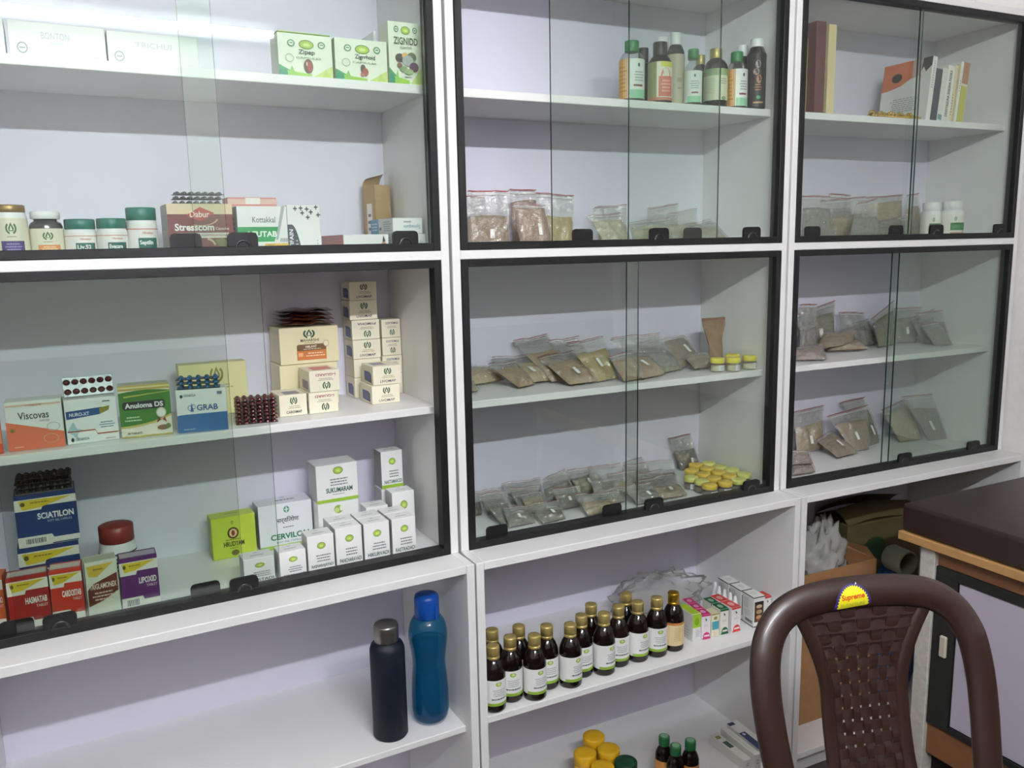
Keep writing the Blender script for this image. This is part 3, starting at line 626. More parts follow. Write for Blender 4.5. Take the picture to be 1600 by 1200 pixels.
tag(m.build('sachet', None, tuple(G['zipep'][:3]), G['zipep'][3]), 'dark green packet lying on the lid of the green and white capsule carton', 'packet')
def p2(A): A.ell(.52, .3, .05, .1, (96, 84, 76)); A.ell(.56, .22, .06, .1, (160, 92, 76)); A.ell(.5, .15, .04, .05, (176, 120, 104))
carton('zigrr', 'low green and white carton with a small brown picture, beside the tall one', (222, 230, 208), lambda A: herbal(A, 'Zigrrhoid', 'CAPSULES', p2), group='green and white cartons')
def a_zig(A):
    herbal(A, 'ZIGNIDD', 'POWDER', lambda A: 0, .87); A.text('ZIGNIDD', .15, .64, .88, .755, (54, 78, 48), .012); A.text('POWDER', .34, .565, .7, .61, (140, 160, 136), .01)
    for u, v, ru, rv, c in ((.32, .42, .14, .07, (88, 80, 76)), (.48, .46, .1, .05, (216, 176, 96)), (.68, .44, .14, .08, (110, 124, 88)), (.56, .38, .17, .09, (168, 176, 172)), (.74, .28, .14, .08, (104, 76, 92)), (.42, .24, .12, .05, (132, 160, 110)), (.58, .2, .14, .05, (150, 176, 124)), (.3, .3, .08, .04, (126, 96, 84))): A.ell(u, v, ru, rv, c)
    A.lines(.4, .1, .7, .14, 1, (150, 160, 150))
carton('zignidd', 'tall green and white carton with a picture of herbs, top shelf', (222, 230, 208), a_zig, group='green and white cartons')
carton('thin', 'narrow white carton standing behind the green and white cartons', WHT)
# second row of the left cabinet
def a_str(A):
    A.rect(0, 0, 1, 1, (122, 58, 60)); A.rect(0, .8, 1, 1, (226, 204, 168)); A.poly([(.28, .78), (.5, .94), (.72, .82), (.5, .66)], (190, 66, 58)); A.text('Dabur', .34, .74, .64, .86, (240, 222, 210), .02)
    A.ring(.5, .74, .28, .17, (216, 176, 150), .9, 16, PI*1.35, PI*1.92); A.text('Stresscom', .1, .48, .70, .62, (240, 236, 232), .03); A.text('Capsules', .72, .48, .93, .55, (230, 214, 206)); A.rect(.12, .34, .92, .44, (232, 222, 214)); A.text('BEST QUALITY ASHWAGANDHA', .14, .36, .9, .42, (96, 52, 52), .01)
    A.ring(.58, .14, .14, .2, (214, 190, 150), .8, 16, -PI/2, PI/2); A.ell(.82, .2, .12, .12, (112, 110, 70)); A.ell(.72, .1, .1, .1, (150, 60, 56)); A.poly([(.7, .3), (.82, .34), (.9, .22), (.78, .12)], (126, 124, 84))
carton('stress', 'maroon and beige carton with a red diamond emblem under grey capsule strips', (150, 140, 120), a_str, left=lambda A: (A.rect(.1, .5, .9, .8, (120, 124, 104)), A.rect(.1, .1, .9, .4, (130, 132, 110))))
carton('pinkbox', 'pale red carton standing behind the white carton with a green band', (214, 140, 136), lambda A: (A.rect(0, .88, 1, .97, (226, 190, 176)), A.rect(.36, .88, .66, .99, (240, 236, 232)), A.text('C', .8, .74, .92, .84, (240, 226, 220), .02)))
def a_leu(A):
    A.poly([(0, .26), (.72, .26), (.82, .57), (0, .57)], (44, 150, 84)); A.poly([(.75, .3), (.80, .3), (.97, 1), (.90, 1)], (176, 178, 180)); A.text('Kottakkal', .3, .66, .76, .78, (90, 92, 96), .005); A.text('LEUTAB', .2, .36, .78, .48, (240, 244, 240), .03)
    A.rect(.52, .15, 1, .22, (232, 190, 84)); A.text('TABLET', .56, .17, .72, .205, (150, 120, 60))
    for i in range(4): A.poly([(.84+.04*i, .25), (.855+.04*i, .25), (.865+.04*i, .33), (.85+.04*i, .33)], (50, 60, 60))
carton('leutab', 'white carton with a slanted green band beside the maroon carton', WHT, a_leu, left=lambda A: A.lines(.3, .2, .7, .8, 6, (140, 150, 150)))
def a_tif(A):
    A.band(lambda u: 0, lambda u: .6 if u < .12 else .6-.9*(u-.12)**2*8, (76, 80, 92), 0, .36); A.text('FITIFAIN', .04, .02, .16, .5, (240, 240, 240), .02, rot=90); A.lines(.22, .02, .3, .3, 4, (200, 200, 206))
    for u, v in ((.25, .93), (.42, .94), (.6, .92), (.46, .84), (.72, .86), (.62, .75), (.88, .96), (.94, .8)): A.rect(u-.06, v-.012, u+.06, v+.012, (52, 54, 58)); A.rect(u-.014, v-.05, u+.014, v+.05, (52, 54, 58))
    A.lines(.86, .1, .9, .3, 3, (150, 150, 156))
carton('tifain', 'white carton with black crosses and a dark curved band, right of the green banded one', WHT, a_tif)
def a_long(A): A.text('Sy. Neu', .2, .02, .5, .2, (70, 76, 80), .01); A.poly([(.78, .02), (.84, .5), (.9, .62), (.96, .4), (.98, .1), (.9, 0)], (206, 150, 116)); A.poly([(.86, .55), (.88, .95), (.93, .6)], (60, 60, 62))
carton('longlow', 'low white carton with pinkish end lying behind the lower door edge', (234, 234, 232), a_long, left=lambda A: (A.rect(.0, 0, 1, 1, (196, 130, 124)), A.rect(.55, .3, .85, .45, (186, 110, 104))))
def a_blue(A): A.text('Synaqum', .36, .3, .92, .62, (110, 160, 184), .01, flip=True); A.text('tablets', .36, .68, .62, .8, (110, 112, 116), flip=True)
def a_bl(A): A.rect(0, 0, .38, 1, (84, 134, 170)); A.lines(.05, .2, .32, .8, 3, (190, 214, 228), 2); A.rect(.38, 0, 1, 1, (206, 208, 206)); A.lines(.56, .15, .94, .85, 5, (120, 124, 128)); A.ell(.46, .35, .05, .1, (90, 92, 96))
carton('blue0', 'flat white carton under the upside-down blue printed carton in the right corner', WHT, a_blue, left=a_bl, group='flat blue and white cartons')
carton('blue1', 'flat white carton with upside-down blue lettering, on top of its twin in the corner', WHT, a_blue, left=a_bl, group='flat blue and white cartons')
# open kraft carton
x, y, z, yaw, w_, d, h = G['kraft']
KR = M((176, 146, 108), .7, bump=.1, scale=90)
o = tag(MB().build('open_carton', None, (x-.006, y, z+.0006), .36), 'small brown kraft carton with its top flap open in the right corner', 'box')
m = MB(); w_ = .048; d = .042
for a0, a1, b0, b1 in ((-w_/2, w_/2, -d/2, -d/2+.0012), (-w_/2, w_/2, d/2-.0012, d/2), (-w_/2, -w_/2+.0012, -d/2, d/2), (w_/2-.0012, w_/2, -d/2, d/2)): m.box(a0, b0, .002, a1, b1, h, KR)
m.box(-w_/2, -d/2, 0, w_/2, d/2, .002, KR)
A = Art(m, face(w_, d, h, 'L')); A.rect(.3, .05, .75, .72, (226, 222, 214)); A.lines(.36, .08, .7, .6, 5, (60, 60, 64)); A = Art(m, face(w_, d, h, 'F')); A.text('TRIA', .55, .06, .8, .5, (112, 96, 120), .02, rot=90)
o.data = m.mesh('open_carton')
m = MB(); m.grid(lambda u, v: (-w_/2+w_*u+.006*v, d/2-.014*v*v, h+.030*math.sin(v*1.2)-.012*v*(1-u)), 6, 5, KR); m.grid(lambda u, v: (w_/2-w_*u+.006*v, d/2+.0012-.014*v*v, h+.030*math.sin(v*1.2)-.012*v*u), 6, 5, KR)
m.build('flap', o)

# ---- third row
def a_vis(A): A.poly([(0, 0), (1, 0), (1, .32), (0, .6)], (224, 120, 92)); A.text('Viscovas', .22, .63, .76, .78, (62, 60, 60), .01); A.text('CAPSULES', .58, .56, .76, .60, (150, 140, 136)); A.rect(.02, .9, .98, .94, (224, 190, 170)); A.text('V TABLETS', .36, .895, .64, .935, (190, 120, 100)); A.ell(.1, .42, .035, .04, (120, 130, 70)); A.ring(.82, .44, .12, .09, (200, 190, 186), .85); A.ring(.76, .2, .14, .1, (214, 160, 140), .85); A.lines(.08, .05, .3, .1, 1, (240, 190, 170))
carton('redl', 'orange red carton cut off at the left edge of the view on the middle shelf', (206, 84, 56), lambda A: A.rect(.6, .2, .98, .5, (224, 150, 120)))
carton('visco', 'white and salmon carton with a slanted dividing line, left of middle shelf', WHT, a_vis)
def a_nur(A): A.rect(.02, .57, .98, .8, WHT); A.poly([(.02, .56), (.66, .62), (.72, .78), (.02, .74)], (46, 88, 144)); A.text('NURO-XT', .08, .62, .46, .7, (236, 240, 244), .015); A.poly([(.66, .62), (.84, .7), (.86, .8), (.66, .76)], (150, 140, 60)); A.poly([(.02, .3), (.14, .5), (.2, .35), (.3, .3), (.2, .22), (.22, .06), (.12, .2)], (168, 196, 206)); A.band(lambda u: .20+.07*(u < .55)-.03*(u > .55), lambda u: .225+.07*(u < .55)-.03*(u > .55), (170, 70, 56), .02, .99, 24); A.lines(.62, .3, .94, .46, 3, (110, 140, 170)); A.text('GENESSA', .16, .07, .42, .13, (70, 80, 90), .01); A.ell(.1, .1, .03, .05, (60, 70, 76)); A.lines(.7, .88, .9, .94, 1, (60, 62, 66)); A.lines(.7, .04, .95, .08, 1, (150, 90, 80))
carton('nuro', 'white carton with a blue band under the standing silver tablet strip', WHT, a_nur)
def a_anu(A):
    A.rect(0, .9, 1, 1, (190, 170, 92)); A.rect(0, .94, 1, .97, (226, 214, 160)); A.band(lambda u: .22+.16*u*u+.1*max(0, u-.7), lambda u: .86+.04*math.sin(u*3), (74, 128, 62)); A.band(lambda u: .18+.16*u*u+.1*max(0, u-.7), lambda u: .22+.16*u*u+.1*max(0, u-.7), (200, 186, 110)); A.band(lambda u: .76+.08*u, lambda u: .79+.06*u, (190, 190, 96), .1, 1)
    A.poly([(.06, .58), (.09, .53), (.86, .53), (.89, .58), (.89, .64), (.86, .69), (.09, .69), (.06, .64)], (64, 60, 66)); A.text('Anuloma DS', .11, .56, .85, .66, (242, 240, 240), .03); A.ell(.8, .44, .09, .09, (236, 232, 226)); A.ring(.8, .44, .1, .1, (206, 196, 176), .8); A.poly([(.74, .36), (.7, .24), (.78, .3)], (140, 50, 46)); A.poly([(.86, .36), (.9, .24), (.82, .3)], (140, 50, 46)); A.lines(.08, .3, .42, .42, 2, (206, 220, 190)); A.text('30 TABLETS', .12, .06, .4, .1, (90, 80, 70)); A.ell(.82, .15, .12, .05, (150, 110, 90)); A.ell(.92, .17, .05, .05, (110, 140, 80)); A.rect(0, 0, 1, .03, (196, 176, 100))
carton('anul', 'green and gold carton with a white rosette on the middle shelf', (228, 224, 210), a_anu, topart=lambda A: A.rect(.02, .1, .98, .9, (206, 206, 190)))
def a_grab(A): A.rect(0, 0, 1, .4, (70, 112, 166)); A.poly([(0, .4), (1, .4), (1, .44), (.1, .42)], (70, 112, 166)); A.text('GRAB', .4, .5, .82, .64, (52, 84, 140), .02); A.ring(.27, .57, .05, .07, (120, 150, 190), .7); A.ring(.34, .6, .04, .06, (120, 150, 190), .7); A.poly([(.27, .48), (.3, .7), (.34, .48)], (60, 100, 170)); A.text('GENESSA', .16, .84, .4, .9, (90, 110, 120), .01); A.ell(.11, .85, .03, .04, (60, 80, 80)); A.rect(.82, .86, .92, .93, (120, 130, 150)); A.lines(.08, .05, .38, .1, 1, (190, 204, 226))
carton('grab', 'white and blue carton under dark blue capsule strips on the middle shelf', WHT, a_grab)
carton('yelb', 'pale yellow carton standing behind the white and blue carton', (230, 220, 168), lambda A: (lotus(A, .55, .78, .1, .16, (150, 140, 84)), A.lines(.3, .5, .8, .6, 2, (170, 160, 110)), A.rect(0, .18, .28, .2, (60, 100, 70))))
def logo_box(A, name, flip=False, col=DK, top=True):
    if flip: lotus(A, .55, .28, .13, -.2); A.lines(.26, .52, .8, .66, 2, (150, 140, 130), 4); A.text(name, .2, .74, .86, .86, col, .015, flip=True)
    else: lotus(A, .52, .72, .13, .2); A.lines(.3, .34, .78, .5, 2, (170, 160, 130), 4); A.text(name, .24, .12, .8, .25, col, .012)
def bluelab(A): A.poly([(.25, .15), (.85, .1), (.85, .55), (.72, .66), (.25, .66)], (92, 96, 140)); A.lines(.32, .2, .78, .55, 4, (130, 136, 172))
CRM = (234, 228, 204)
carton('cardi', 'cream carton lettered in dark brown at the front left of the cream cartons', CRM, lambda A: logo_box(A, 'CARDIMAP'), topart=lambda A: A.rect(.25, .1, .8, .6, (130, 126, 150)))
def a_ud(A): logo_box(A, 'I-GUARD', True, (150, 80, 96))
carton('upd0', 'cream carton standing upside down beside the dark brown lettered carton', CRM, a_ud, group='upside-down cream cartons', left=bluelab)
carton('upd1', 'cream carton lying upside down on two others, pink print on its top', CRM, a_ud, group='upside-down cream cartons', left=lambda A: A.rect(.3, .1, .85, .5, (150, 120, 160)), topart=lambda A: A.rect(.2, .2, .85, .75, (200, 120, 116)))
def a_aml(A): lotus(A, .5, .82, .1, .13); A.text('MAHARISHI', .35, .6, .66, .68, (70, 66, 50), .01); A.lines(.38, .55, .62, .59, 1, (160, 150, 110)); A.rect(.28, .1, .78, .36, (196, 116, 60)); A.poly([(.28, .36), (.28, .50), (.30, .53), (.78, .53), (.78, .36)], (110, 84, 56)); A.text('AMLANT', .42, .43, .62, .5, (236, 228, 210), .015); A.lines(.34, .38, .74, .42, 1, (220, 206, 180)); A.lines(.42, .18, .76, .32, 2, (236, 206, 176)); A.rect(.3, .2, .38, .31, (226, 170, 120)); A.ell(.78, .53, .05, .09, (230, 224, 190)); A.ring(.78, .53, .05, .09, (150, 140, 110), .85)
carton('crm0', 'plain cream carton under the cream carton with an orange and brown label', CREAM, None)
carton('amlant', 'large cream carton with an orange and brown label under brown sachets', CREAM, a_aml)
pos = ['topmost', 'second from the top', 'third from the top', 'fourth from the top', 'fifth from the top', 'lowest']
for i in range(6):
    fl = i == 2; nm = 'LIVOMAP' if i != 2 else 'PYMOHA'
    carton('tl%d' % i, 'small cream carton, %s in the tall left stack of six' % pos[i], CRM, (lambda A, f=fl, n=nm: logo_box(A, n, f, (70, 66, 100))) if i != 4 else None, group='stacked small cream cartons', left=bluelab if i != 4 else None)
for i in range(4):
    carton('tr%d' % i, 'small cream carton, %s in the right stack of four' % (pos[i] if i < 3 else 'lowest'), CRM, lambda A: logo_box(A, 'PYMOLUCO', True, (60, 60, 110)), group='stacked small cream cartons')
carton('fr0', 'small blue labelled cream carton, lower of two in front of the stacks', CRM, lambda A: logo_box(A, 'LIVOMAP', False, (70, 66, 90)), group='stacked small cream cartons', left=bluelab)
carton('fr1', 'small blue labelled cream carton, upper of two in front of the stacks', CRM, lambda A: logo_box(A, 'LIVOMAP', False, (70, 66, 90)), group='stacked small cream cartons', left=bluelab, topart=lambda A: A.rect(.15, .3, .6, .8, (140, 140, 170)))

# ---- fourth row
NAVY = (36, 58, 112)
def stepbox(A, body, name, sub=True, v0=.22, v1=.66, code=True):
    A.rect(0, 0, 1, 1, (228, 224, 214)); A.poly([(0, v0), (.55, v0), (.58, v0-.07), (1, v0-.07), (1, v1+.07), (.45, v1+.07), (.42, v1), (0, v1)], body); A.rect(0, .92, 1, 1, body)
    A.poly([(.06, .90), (.95, .90), (.4, .74), (.12, .72)], (214, 190, 52)); A.lines(.2, .82, .6, .87, 1, (130, 110, 40)); A.ell(.13, .83, .04, .04, (90, 90, 40))
    A.text(name, max(.3, .94-.066*len(name)), v1-.19, .94, v1-.07, (240, 236, 232), .03)
    if sub: A.text('TABLET', .66, v1-.27, .95, v1-.22, (226, 200, 196), .01)
    if code: A.barcode(.1, .05, .48, v0-.03)
    A.rect(.55, .01, .98, .03, body)
def a_sci(A): stepbox(A, NAVY, 'SCIATILON', False, .2, .7); A.text('SOFT GEL CAPSULE', .5, .44, .9, .48, (190, 200, 226), .005)
carton('scia0', 'navy blue and white carton under its twin at the left of the lowest glazed shelf', (40, 58, 108), a_sci, group='navy blue cartons')
carton('scia1', 'navy blue and white carton on top of its twin, dark capsule strips above it', (40, 58, 108), a_sci, group='navy blue cartons', topart=lambda A: A.rect(.03, .1, .97, .9, (170, 166, 156)))
carton('orl', 'orange and white carton cut off at the left edge of the lowest glazed shelf', (196, 96, 56), lambda A: stepbox(A, (206, 96, 50), 'CARDO'))
carton('hasma', 'dark red and white carton, first of four tablet cartons in the front row', (150, 40, 40), lambda A: stepbox(A, (160, 40, 38), 'HASMATAB'), group='stepped band tablet cartons', topart=lambda A: A.rect(.03, .1, .97, .8, (206, 196, 186)))
carton('cardo', 'bright red and white carton, second of four tablet cartons in the front row', (196, 60, 48), lambda A: stepbox(A, (198, 60, 46), 'CARDOSTAB'), group='stepped band tablet cartons', topart=lambda A: A.rect(.03, .1, .97, .8, (220, 206, 196)))
def a_trg(A): A.poly([(.05, .93), (.9, .95), (.35, .72), (.1, .74)], (206, 176, 70)); A.lines(.2, .83, .6, .89, 1, (130, 110, 40)); A.poly([(.03, .2), (.5, .28), (.97, .42), (.97, .75), (.5, .66), (.2, .6), (.03, .5)], (104, 46, 40)); A.text('TRIGLAMONEX', .1, .5, .93, .6, (232, 214, 200), .02); A.lines(.14, .28, .88, .46, 3, (214, 190, 176)); A.rect(.03, .02, .97, .05, (110, 170, 140))
carton('trig', 'white carton with a brown slanting panel, third of four tablet cartons in front', (214, 214, 200), a_trg, group='stepped band tablet cartons', topart=lambda A: A.rect(.03, .1, .97, .8, (190, 196, 176)))
carton('lipo', 'purple and white carton, last of four tablet cartons in the front row', (92, 50, 112), lambda A: stepbox(A, (98, 46, 112), 'LIPOXID'), group='stepped band tablet cartons', topart=lambda A: A.rect(.03, .1, .97, .8, (190, 180, 190)))
LG = (190, 208, 70)
def a_hru(A): A.ell(.48, .6, .13, .14, (90, 60, 34)); A.ell(.48, .6, .09, .10, (226, 200, 150)); A.ell(.48, .6, .04, .07, (150, 60, 40)); A.lines(.25, .42, .7, .47, 1, (110, 110, 50)); A.text('HRUDYAM', .25, .28, .72, .4, (70, 76, 36), .03); A.text('TABLETS', .38, .22, .58, .25, (110, 116, 50)); A.ell(.5, .12, .09, .07, (120, 110, 50)); A.ring(.47, .86, .03, .04, (110, 120, 40), .6)
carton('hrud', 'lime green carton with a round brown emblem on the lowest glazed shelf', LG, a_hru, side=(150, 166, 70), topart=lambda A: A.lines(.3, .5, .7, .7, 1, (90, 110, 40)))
def a_cer(A): A.ell(.52, .86, .055, .075, (90, 150, 130)); A.rect(.48, .85, .56, .87, (226, 236, 230)); A.rect(.51, .8, .53, .92, (226, 236, 230)); A.text('सर्विलोण', .33, .54, .74, .70, (60, 64, 68), .012); A.lines(.4, .44, .68, .49, 1, (120, 124, 130)); A.text('CERVILON', .2, .2, .92, .33, (40, 120, 80), .03); A.text('SOFT GEL CAPSULES', .3, .12, .82, .16, (120, 150, 140)); A.rect(0, 0, 1, .085, (150, 190, 56)); A.text('AYURVEDIC MEDICINE', .14, .03, .86, .06, (196, 216, 130), .01)
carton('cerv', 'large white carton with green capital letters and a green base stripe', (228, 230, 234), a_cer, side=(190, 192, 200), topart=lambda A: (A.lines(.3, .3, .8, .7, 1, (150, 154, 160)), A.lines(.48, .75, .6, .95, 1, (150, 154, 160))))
def a_suk(A, name='SUKUMARAM'): oval(A, .53, .83, .12, .1); A.lines(.3, .42, .78, .64, 3, (120, 122, 126), 5); A.text(name, .22, .25, .86, .38, (40, 84, 70), .03); A.lines(.32, .18, .72, .22, 1, (130, 136, 136)); A.rect(0, 0, 1, .085, (150, 190, 56))
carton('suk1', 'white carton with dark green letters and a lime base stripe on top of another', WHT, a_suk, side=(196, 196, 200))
carton('suk0', 'white carton with a green leaf emblem under the one with a lime stripe', WHT, lambda A: (A.ell(.5, .82, .11, .1, (140, 170, 84)), A.ell(.46, .8, .06, .06, (196, 214, 130)), A.ell(.57, .84, .04, .07, (226, 236, 214))))
def a_sm(name, s=1):
    def f(A): oval(A, .52, .72, .16, .09); A.lines(.3, .28, .86, .5, 3, (120, 122, 126), s); A.text(name, .12, .13, .95, .23, (56, 84, 76), .02); A.text('TABLETS', .4, .05, .7, .09, (130, 136, 136))
    return f
def t_sm(A): A.lines(.2, .3, .8, .5, 1, (160, 162, 166)); A.lines(.4, .65, .6, .8, 1, (160, 162, 166))
for i, (k, nm) in enumerate((('wa', 'GORTADI'), ('wb', 'GOROCHANADI'), ('wc', 'RASNARAJAYADI'), ('wd', 'PANCHARAVADI'), ('we', 'HIKURVADI'), ('wf', 'RASTRADADI'))):
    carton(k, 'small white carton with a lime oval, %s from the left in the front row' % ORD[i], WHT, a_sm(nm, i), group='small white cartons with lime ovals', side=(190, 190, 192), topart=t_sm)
# cartons standing behind that row
def behind(k, dy, label, dx=0, h=None, dz=0):
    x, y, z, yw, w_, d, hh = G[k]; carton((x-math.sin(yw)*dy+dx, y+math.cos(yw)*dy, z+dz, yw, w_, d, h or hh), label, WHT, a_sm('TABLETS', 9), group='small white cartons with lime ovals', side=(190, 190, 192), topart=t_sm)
behind('wd', .047, 'small white carton directly behind the fourth one of the front row')
behind('we', .047, 'small white carton directly behind the fifth one of the front row')
behind('wf', .047, 'small white carton directly behind the last one of the front row')
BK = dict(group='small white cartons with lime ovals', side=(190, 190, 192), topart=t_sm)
carton('wm', 'small white carton two rows behind the fifth one of the front row', WHT, a_sm('TABLETS', 9), **BK)
carton('wo', 'small white carton showing its lime oval, two rows behind the last one', WHT, a_sm('TABLETS', 9), **BK)
carton('wu', 'white carton at the back carrying the tall one in the right corner', WHT, None, **BK)
def a_tall(A): a_sm('NAKTAMARODI', 3)(A); A.rect(0, 0, 1, .1, (150, 190, 56))
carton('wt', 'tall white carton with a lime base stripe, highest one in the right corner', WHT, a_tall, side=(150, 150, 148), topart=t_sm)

# ---------------------------------------------------------------- capsule and tablet strips
CAPM = {}
def strip(loc, rz, L, W, rows, cols, foil, cap, name='capsule_strip', label='', group=None, r=.0042, tilt=0, long=1.6, capname='capsule', cat='medicine strip'):
    t = thing(name, label, cat, loc, rz, group)
    if tilt: t.rotation_euler = (tilt, 0, rz)
    m = MB(); m.cbox(-L/2, -W/2, 0, L/2, W/2, .0012, foil, .0004); m.build('foil', t)
    k = (cap.name, r, long)
    if k not in CAPM:
        m = MB(); m.ball((0, 0, 0), r, cap, 10, 5, 1, long, 1, half=True); CAPM[k] = m.mesh('capsule')
    for i in range(cols):
        for j in range(rows):
            o = bpy.data.objects.new(capname, CAPM[k]); C.objects.link(o); o.parent = t
            o.location = (-L/2+L*(i+.5)/cols, -W/2+W*(j+.5)/rows, .0012)
    return t
FOIL = M((158, 160, 166), .36, metal=.9, bump=.3, scale=200)
GREYC = M((96, 102, 104), .2, coat=.5); BLUEC = M((36, 92, 140), .12, coat=.6); MARC = M((92, 30, 36), .12, coat=.6); DARKC = M((36, 40, 44), .25)
DFOIL = M((66, 70, 72), .4, metal=.4)
x, y, z, yw, w_, d, h = G['stress']
for i in range(3):
    strip((x+.002*i, y-.012, z+h+.0005+i*.0088), yw+.03*(i-1), .090, .042, 2, 7, DFOIL, GREYC, label='grey capsule strip, %s of three on the maroon carton' % ('lowest', 'middle', 'topmost')[i], group='grey capsule strips', r=.005, long=1.5)
x, y, z, yw, w_, d, h = G['nuro']
strip((x+.001, y+.008, z+h+.0185), yw+.03, .086, .038, 2, 6, FOIL, M((86, 34, 40), .1, coat=.6), name='tablet_strip', label='silver strip of maroon tablets propped up on a white carton', r=.0066, tilt=1.12, long=.9, capname='tablet')
x, y, z, yw, w_, d, h = G['grab']
for i in range(3):
    strip((x-.004, y-.006+.004*i, z+h+.0008+i*.0082), yw-.02*i, .080, .036, 2, 5, M((46, 66, 92), .35, metal=.3), BLUEC, label='dark blue capsule strip, %s of three on the white and blue carton' % ('lowest', 'middle', 'topmost')[i], group='dark blue capsule strips', r=.0052, long=1.5)
x, y, z, yw, w_, d, h = G['capstack']
for i in range(7):
    strip((x, y, z+.0004+i*.0079), yw+.02*math.sin(i*2), w_, d, 3, 6, M((58, 34, 36), .35), MARC, label='maroon capsule strip, %s from the bottom of the stack beside cream cartons' % ORD[i], group='maroon capsule strips', r=.0052, long=1.35)
x, y, z, yw, w_, d, h = G['scia1']
for i in range(4):
    strip((x+.003*math.sin(i*3), y, z+h+.0008+i*.0088), yw+.03*math.sin(i*2), .096, .05, 3, 8, M((44, 46, 48), .5), DARKC, label='dark capsule strip, %s from the bottom on the upper navy carton' % ORD[i], group='dark capsule strips', r=.0048, long=1.4)
# brown sachets on the big cream carton
x, y, z, yw, w_, d, h = G['amlant']
SACH = M((84, 44, 26), .18, bump=.9, scale=70, var=.35, coat=.5)
for i in range(4):
    r = random.Random(i+5); m = MB(); L, W = .122, .072
    for sg in (1, -1):
        m.grid(lambda u, v, sg=sg: ((u-.5)*L, (v-.5)*W, .0042+sg*.0042*(1-(2*u-1)**4)*(1-(2*v-1)**4)+.0022*math.sin(11*u)*math.cos(5*v)+.0012*math.sin(17*u+2)), 18, 8, SACH)
    tag(m.build('sachet', None, (x+r.uniform(-.003, .003), y-.004, z+h+.0030+i*.0094), yw+r.uniform(-.06, .06)), 'shiny brown sachet, %s from the bottom of the pile on a cream carton' % ORD[i], 'sachet', 'brown sachets on the cream carton')
# ---------------------------------------------------------------- bottles and jars
def wrap(r, z0, z1, a0=-PI, a1=PI):
    """label face wrapped on a cylinder; u runs left to right as seen from -y"""
    return lambda u, v, e: ((r+.0004+e*.00008)*math.sin(a0+(a1-a0)*u), -(r+.0004+e*.00008)*math.cos(a0+(a1-a0)*u), z0+(z1-z0)*v)
def label_part(root, r, z0, z1, base, art, a0=-2.2, a1=2.2, name='label'):
    m = MB(); A = Art(m, wrap(r, z0, z1, a0, a1), .5); A.rect(0, 0, 1, 1, base, 28); art(A)
    return m.build(name, root)
def ridged(r, z0, z1, m_, mb, ridges=28, dome=.001):
    mb.lathe([(r*.97, z0), (r, z0+.001), (r, z1-.0015), (r*.94, z1), (r*.5, z1+dome*.4), (0.00005, z1+dome*.5)], m_, ridges*2, fn=lambda a, z: 1+.012*math.cos(ridges*a))
def camrot(x, y, off=0):
    """turn a label towards the middle of the room, as the shopkeeper set it"""
    return -math.atan2(-.69-x, y+1.66)*-1*-1*1.0*-1*-1*.0 + off
DARKG = M((22, 14, 11), .10, spec=.5); GOLD = M((190, 170, 104), .36, metal=.5, bump=.1, scale=300); SILV = M((180, 180, 182), .3, metal=.9)
# tablet jars on the second row of the left cabinet
def jar5(key, label, cap, capw, body, art, name='pill_bottle', neck=None, group=None, ctop=.78):
    x, y, z, r, h = G[key]; t = thing(name, label, 'bottle', (x, y, z+.0005), .1 if x < .5 else -.4, group); bm = MB(); zs = h*ctop
    if neck: bm.lathe([(r*.9, 0), (r, .003), (r, zs*.82), (r*.92, zs*.9), (r*.7, zs*.95), (r*.7, zs)], neck, 32)
    else: bm.lathe([(r*.94, 0), (r, .003), (r, zs*.94), (r*.95, zs*.97), (r*.93, zs)], body, 32)
    bm.build('body', t); cm = MB(); ridged(r*capw, zs, h, cap, cm); cm.build('cap', t)
    label_part(t, r, .004, zs*(.76 if neck else .88), (232, 230, 220), art)
    return t
def a_mah(c):
    def f(A): A.rect(0, 0, 1, 1, (226, 222, 200), 28); lotus(A, .5, .74, .07, .16, (70, 110, 64)); A.lines(.42, .5, .58, .56, 1, (150, 146, 110)); A.rect(.36, 0, .66, .42, c, 10); A.lines(.4, .1, .62, .38, 4, tuple(min(255, v+90) for v in c))
    return f
WP = M((232, 232, 232), .35); 
t = jar5('pa', 'white pill bottle with gold cap and purple label block at the left end', M((150, 122, 76), .35, metal=.5), .93, WP, a_mah((72, 64, 122)), ctop=.86)
jar5('pb', 'dark glass pill bottle with white cap and orange label block', WP, .88, None, a_mah((216, 140, 84)), neck=M((58, 58, 60), .1, coat=.5), ctop=.84)
TEAL = M((28, 110, 96), .4)
def a_him(nm):
    def f(A): A.rect(0, 0, 1, 1, (236, 234, 232), 28); A.rect(0, .84, 1, .87, (206, 120, 100), 28); A.text('Himalaya', .47, .66, .63, .77, (206, 110, 90), .02); A.rect(.4, 0, .70, .56, (28, 100, 92), 10); A.text(nm, .42, .3, .62, .48, (240, 242, 240), .03); A.lines(.44, .08, .6, .2, 2, (120, 170, 160))
    return f
for k, nm, lb in (('liv', 'Liv.52', 'white bottle with teal cap, first of three side by side on the second shelf'), ('eve', 'Evecare', 'white bottle with teal cap, middle of three side by side on the second shelf'), ('sep', 'Septilin', 'tallest white bottle with teal cap, right of its two shorter twins')):
    jar5(k, lb, TEAL, .98, WP, a_him(nm), group='white bottles with teal caps', ctop=.74)
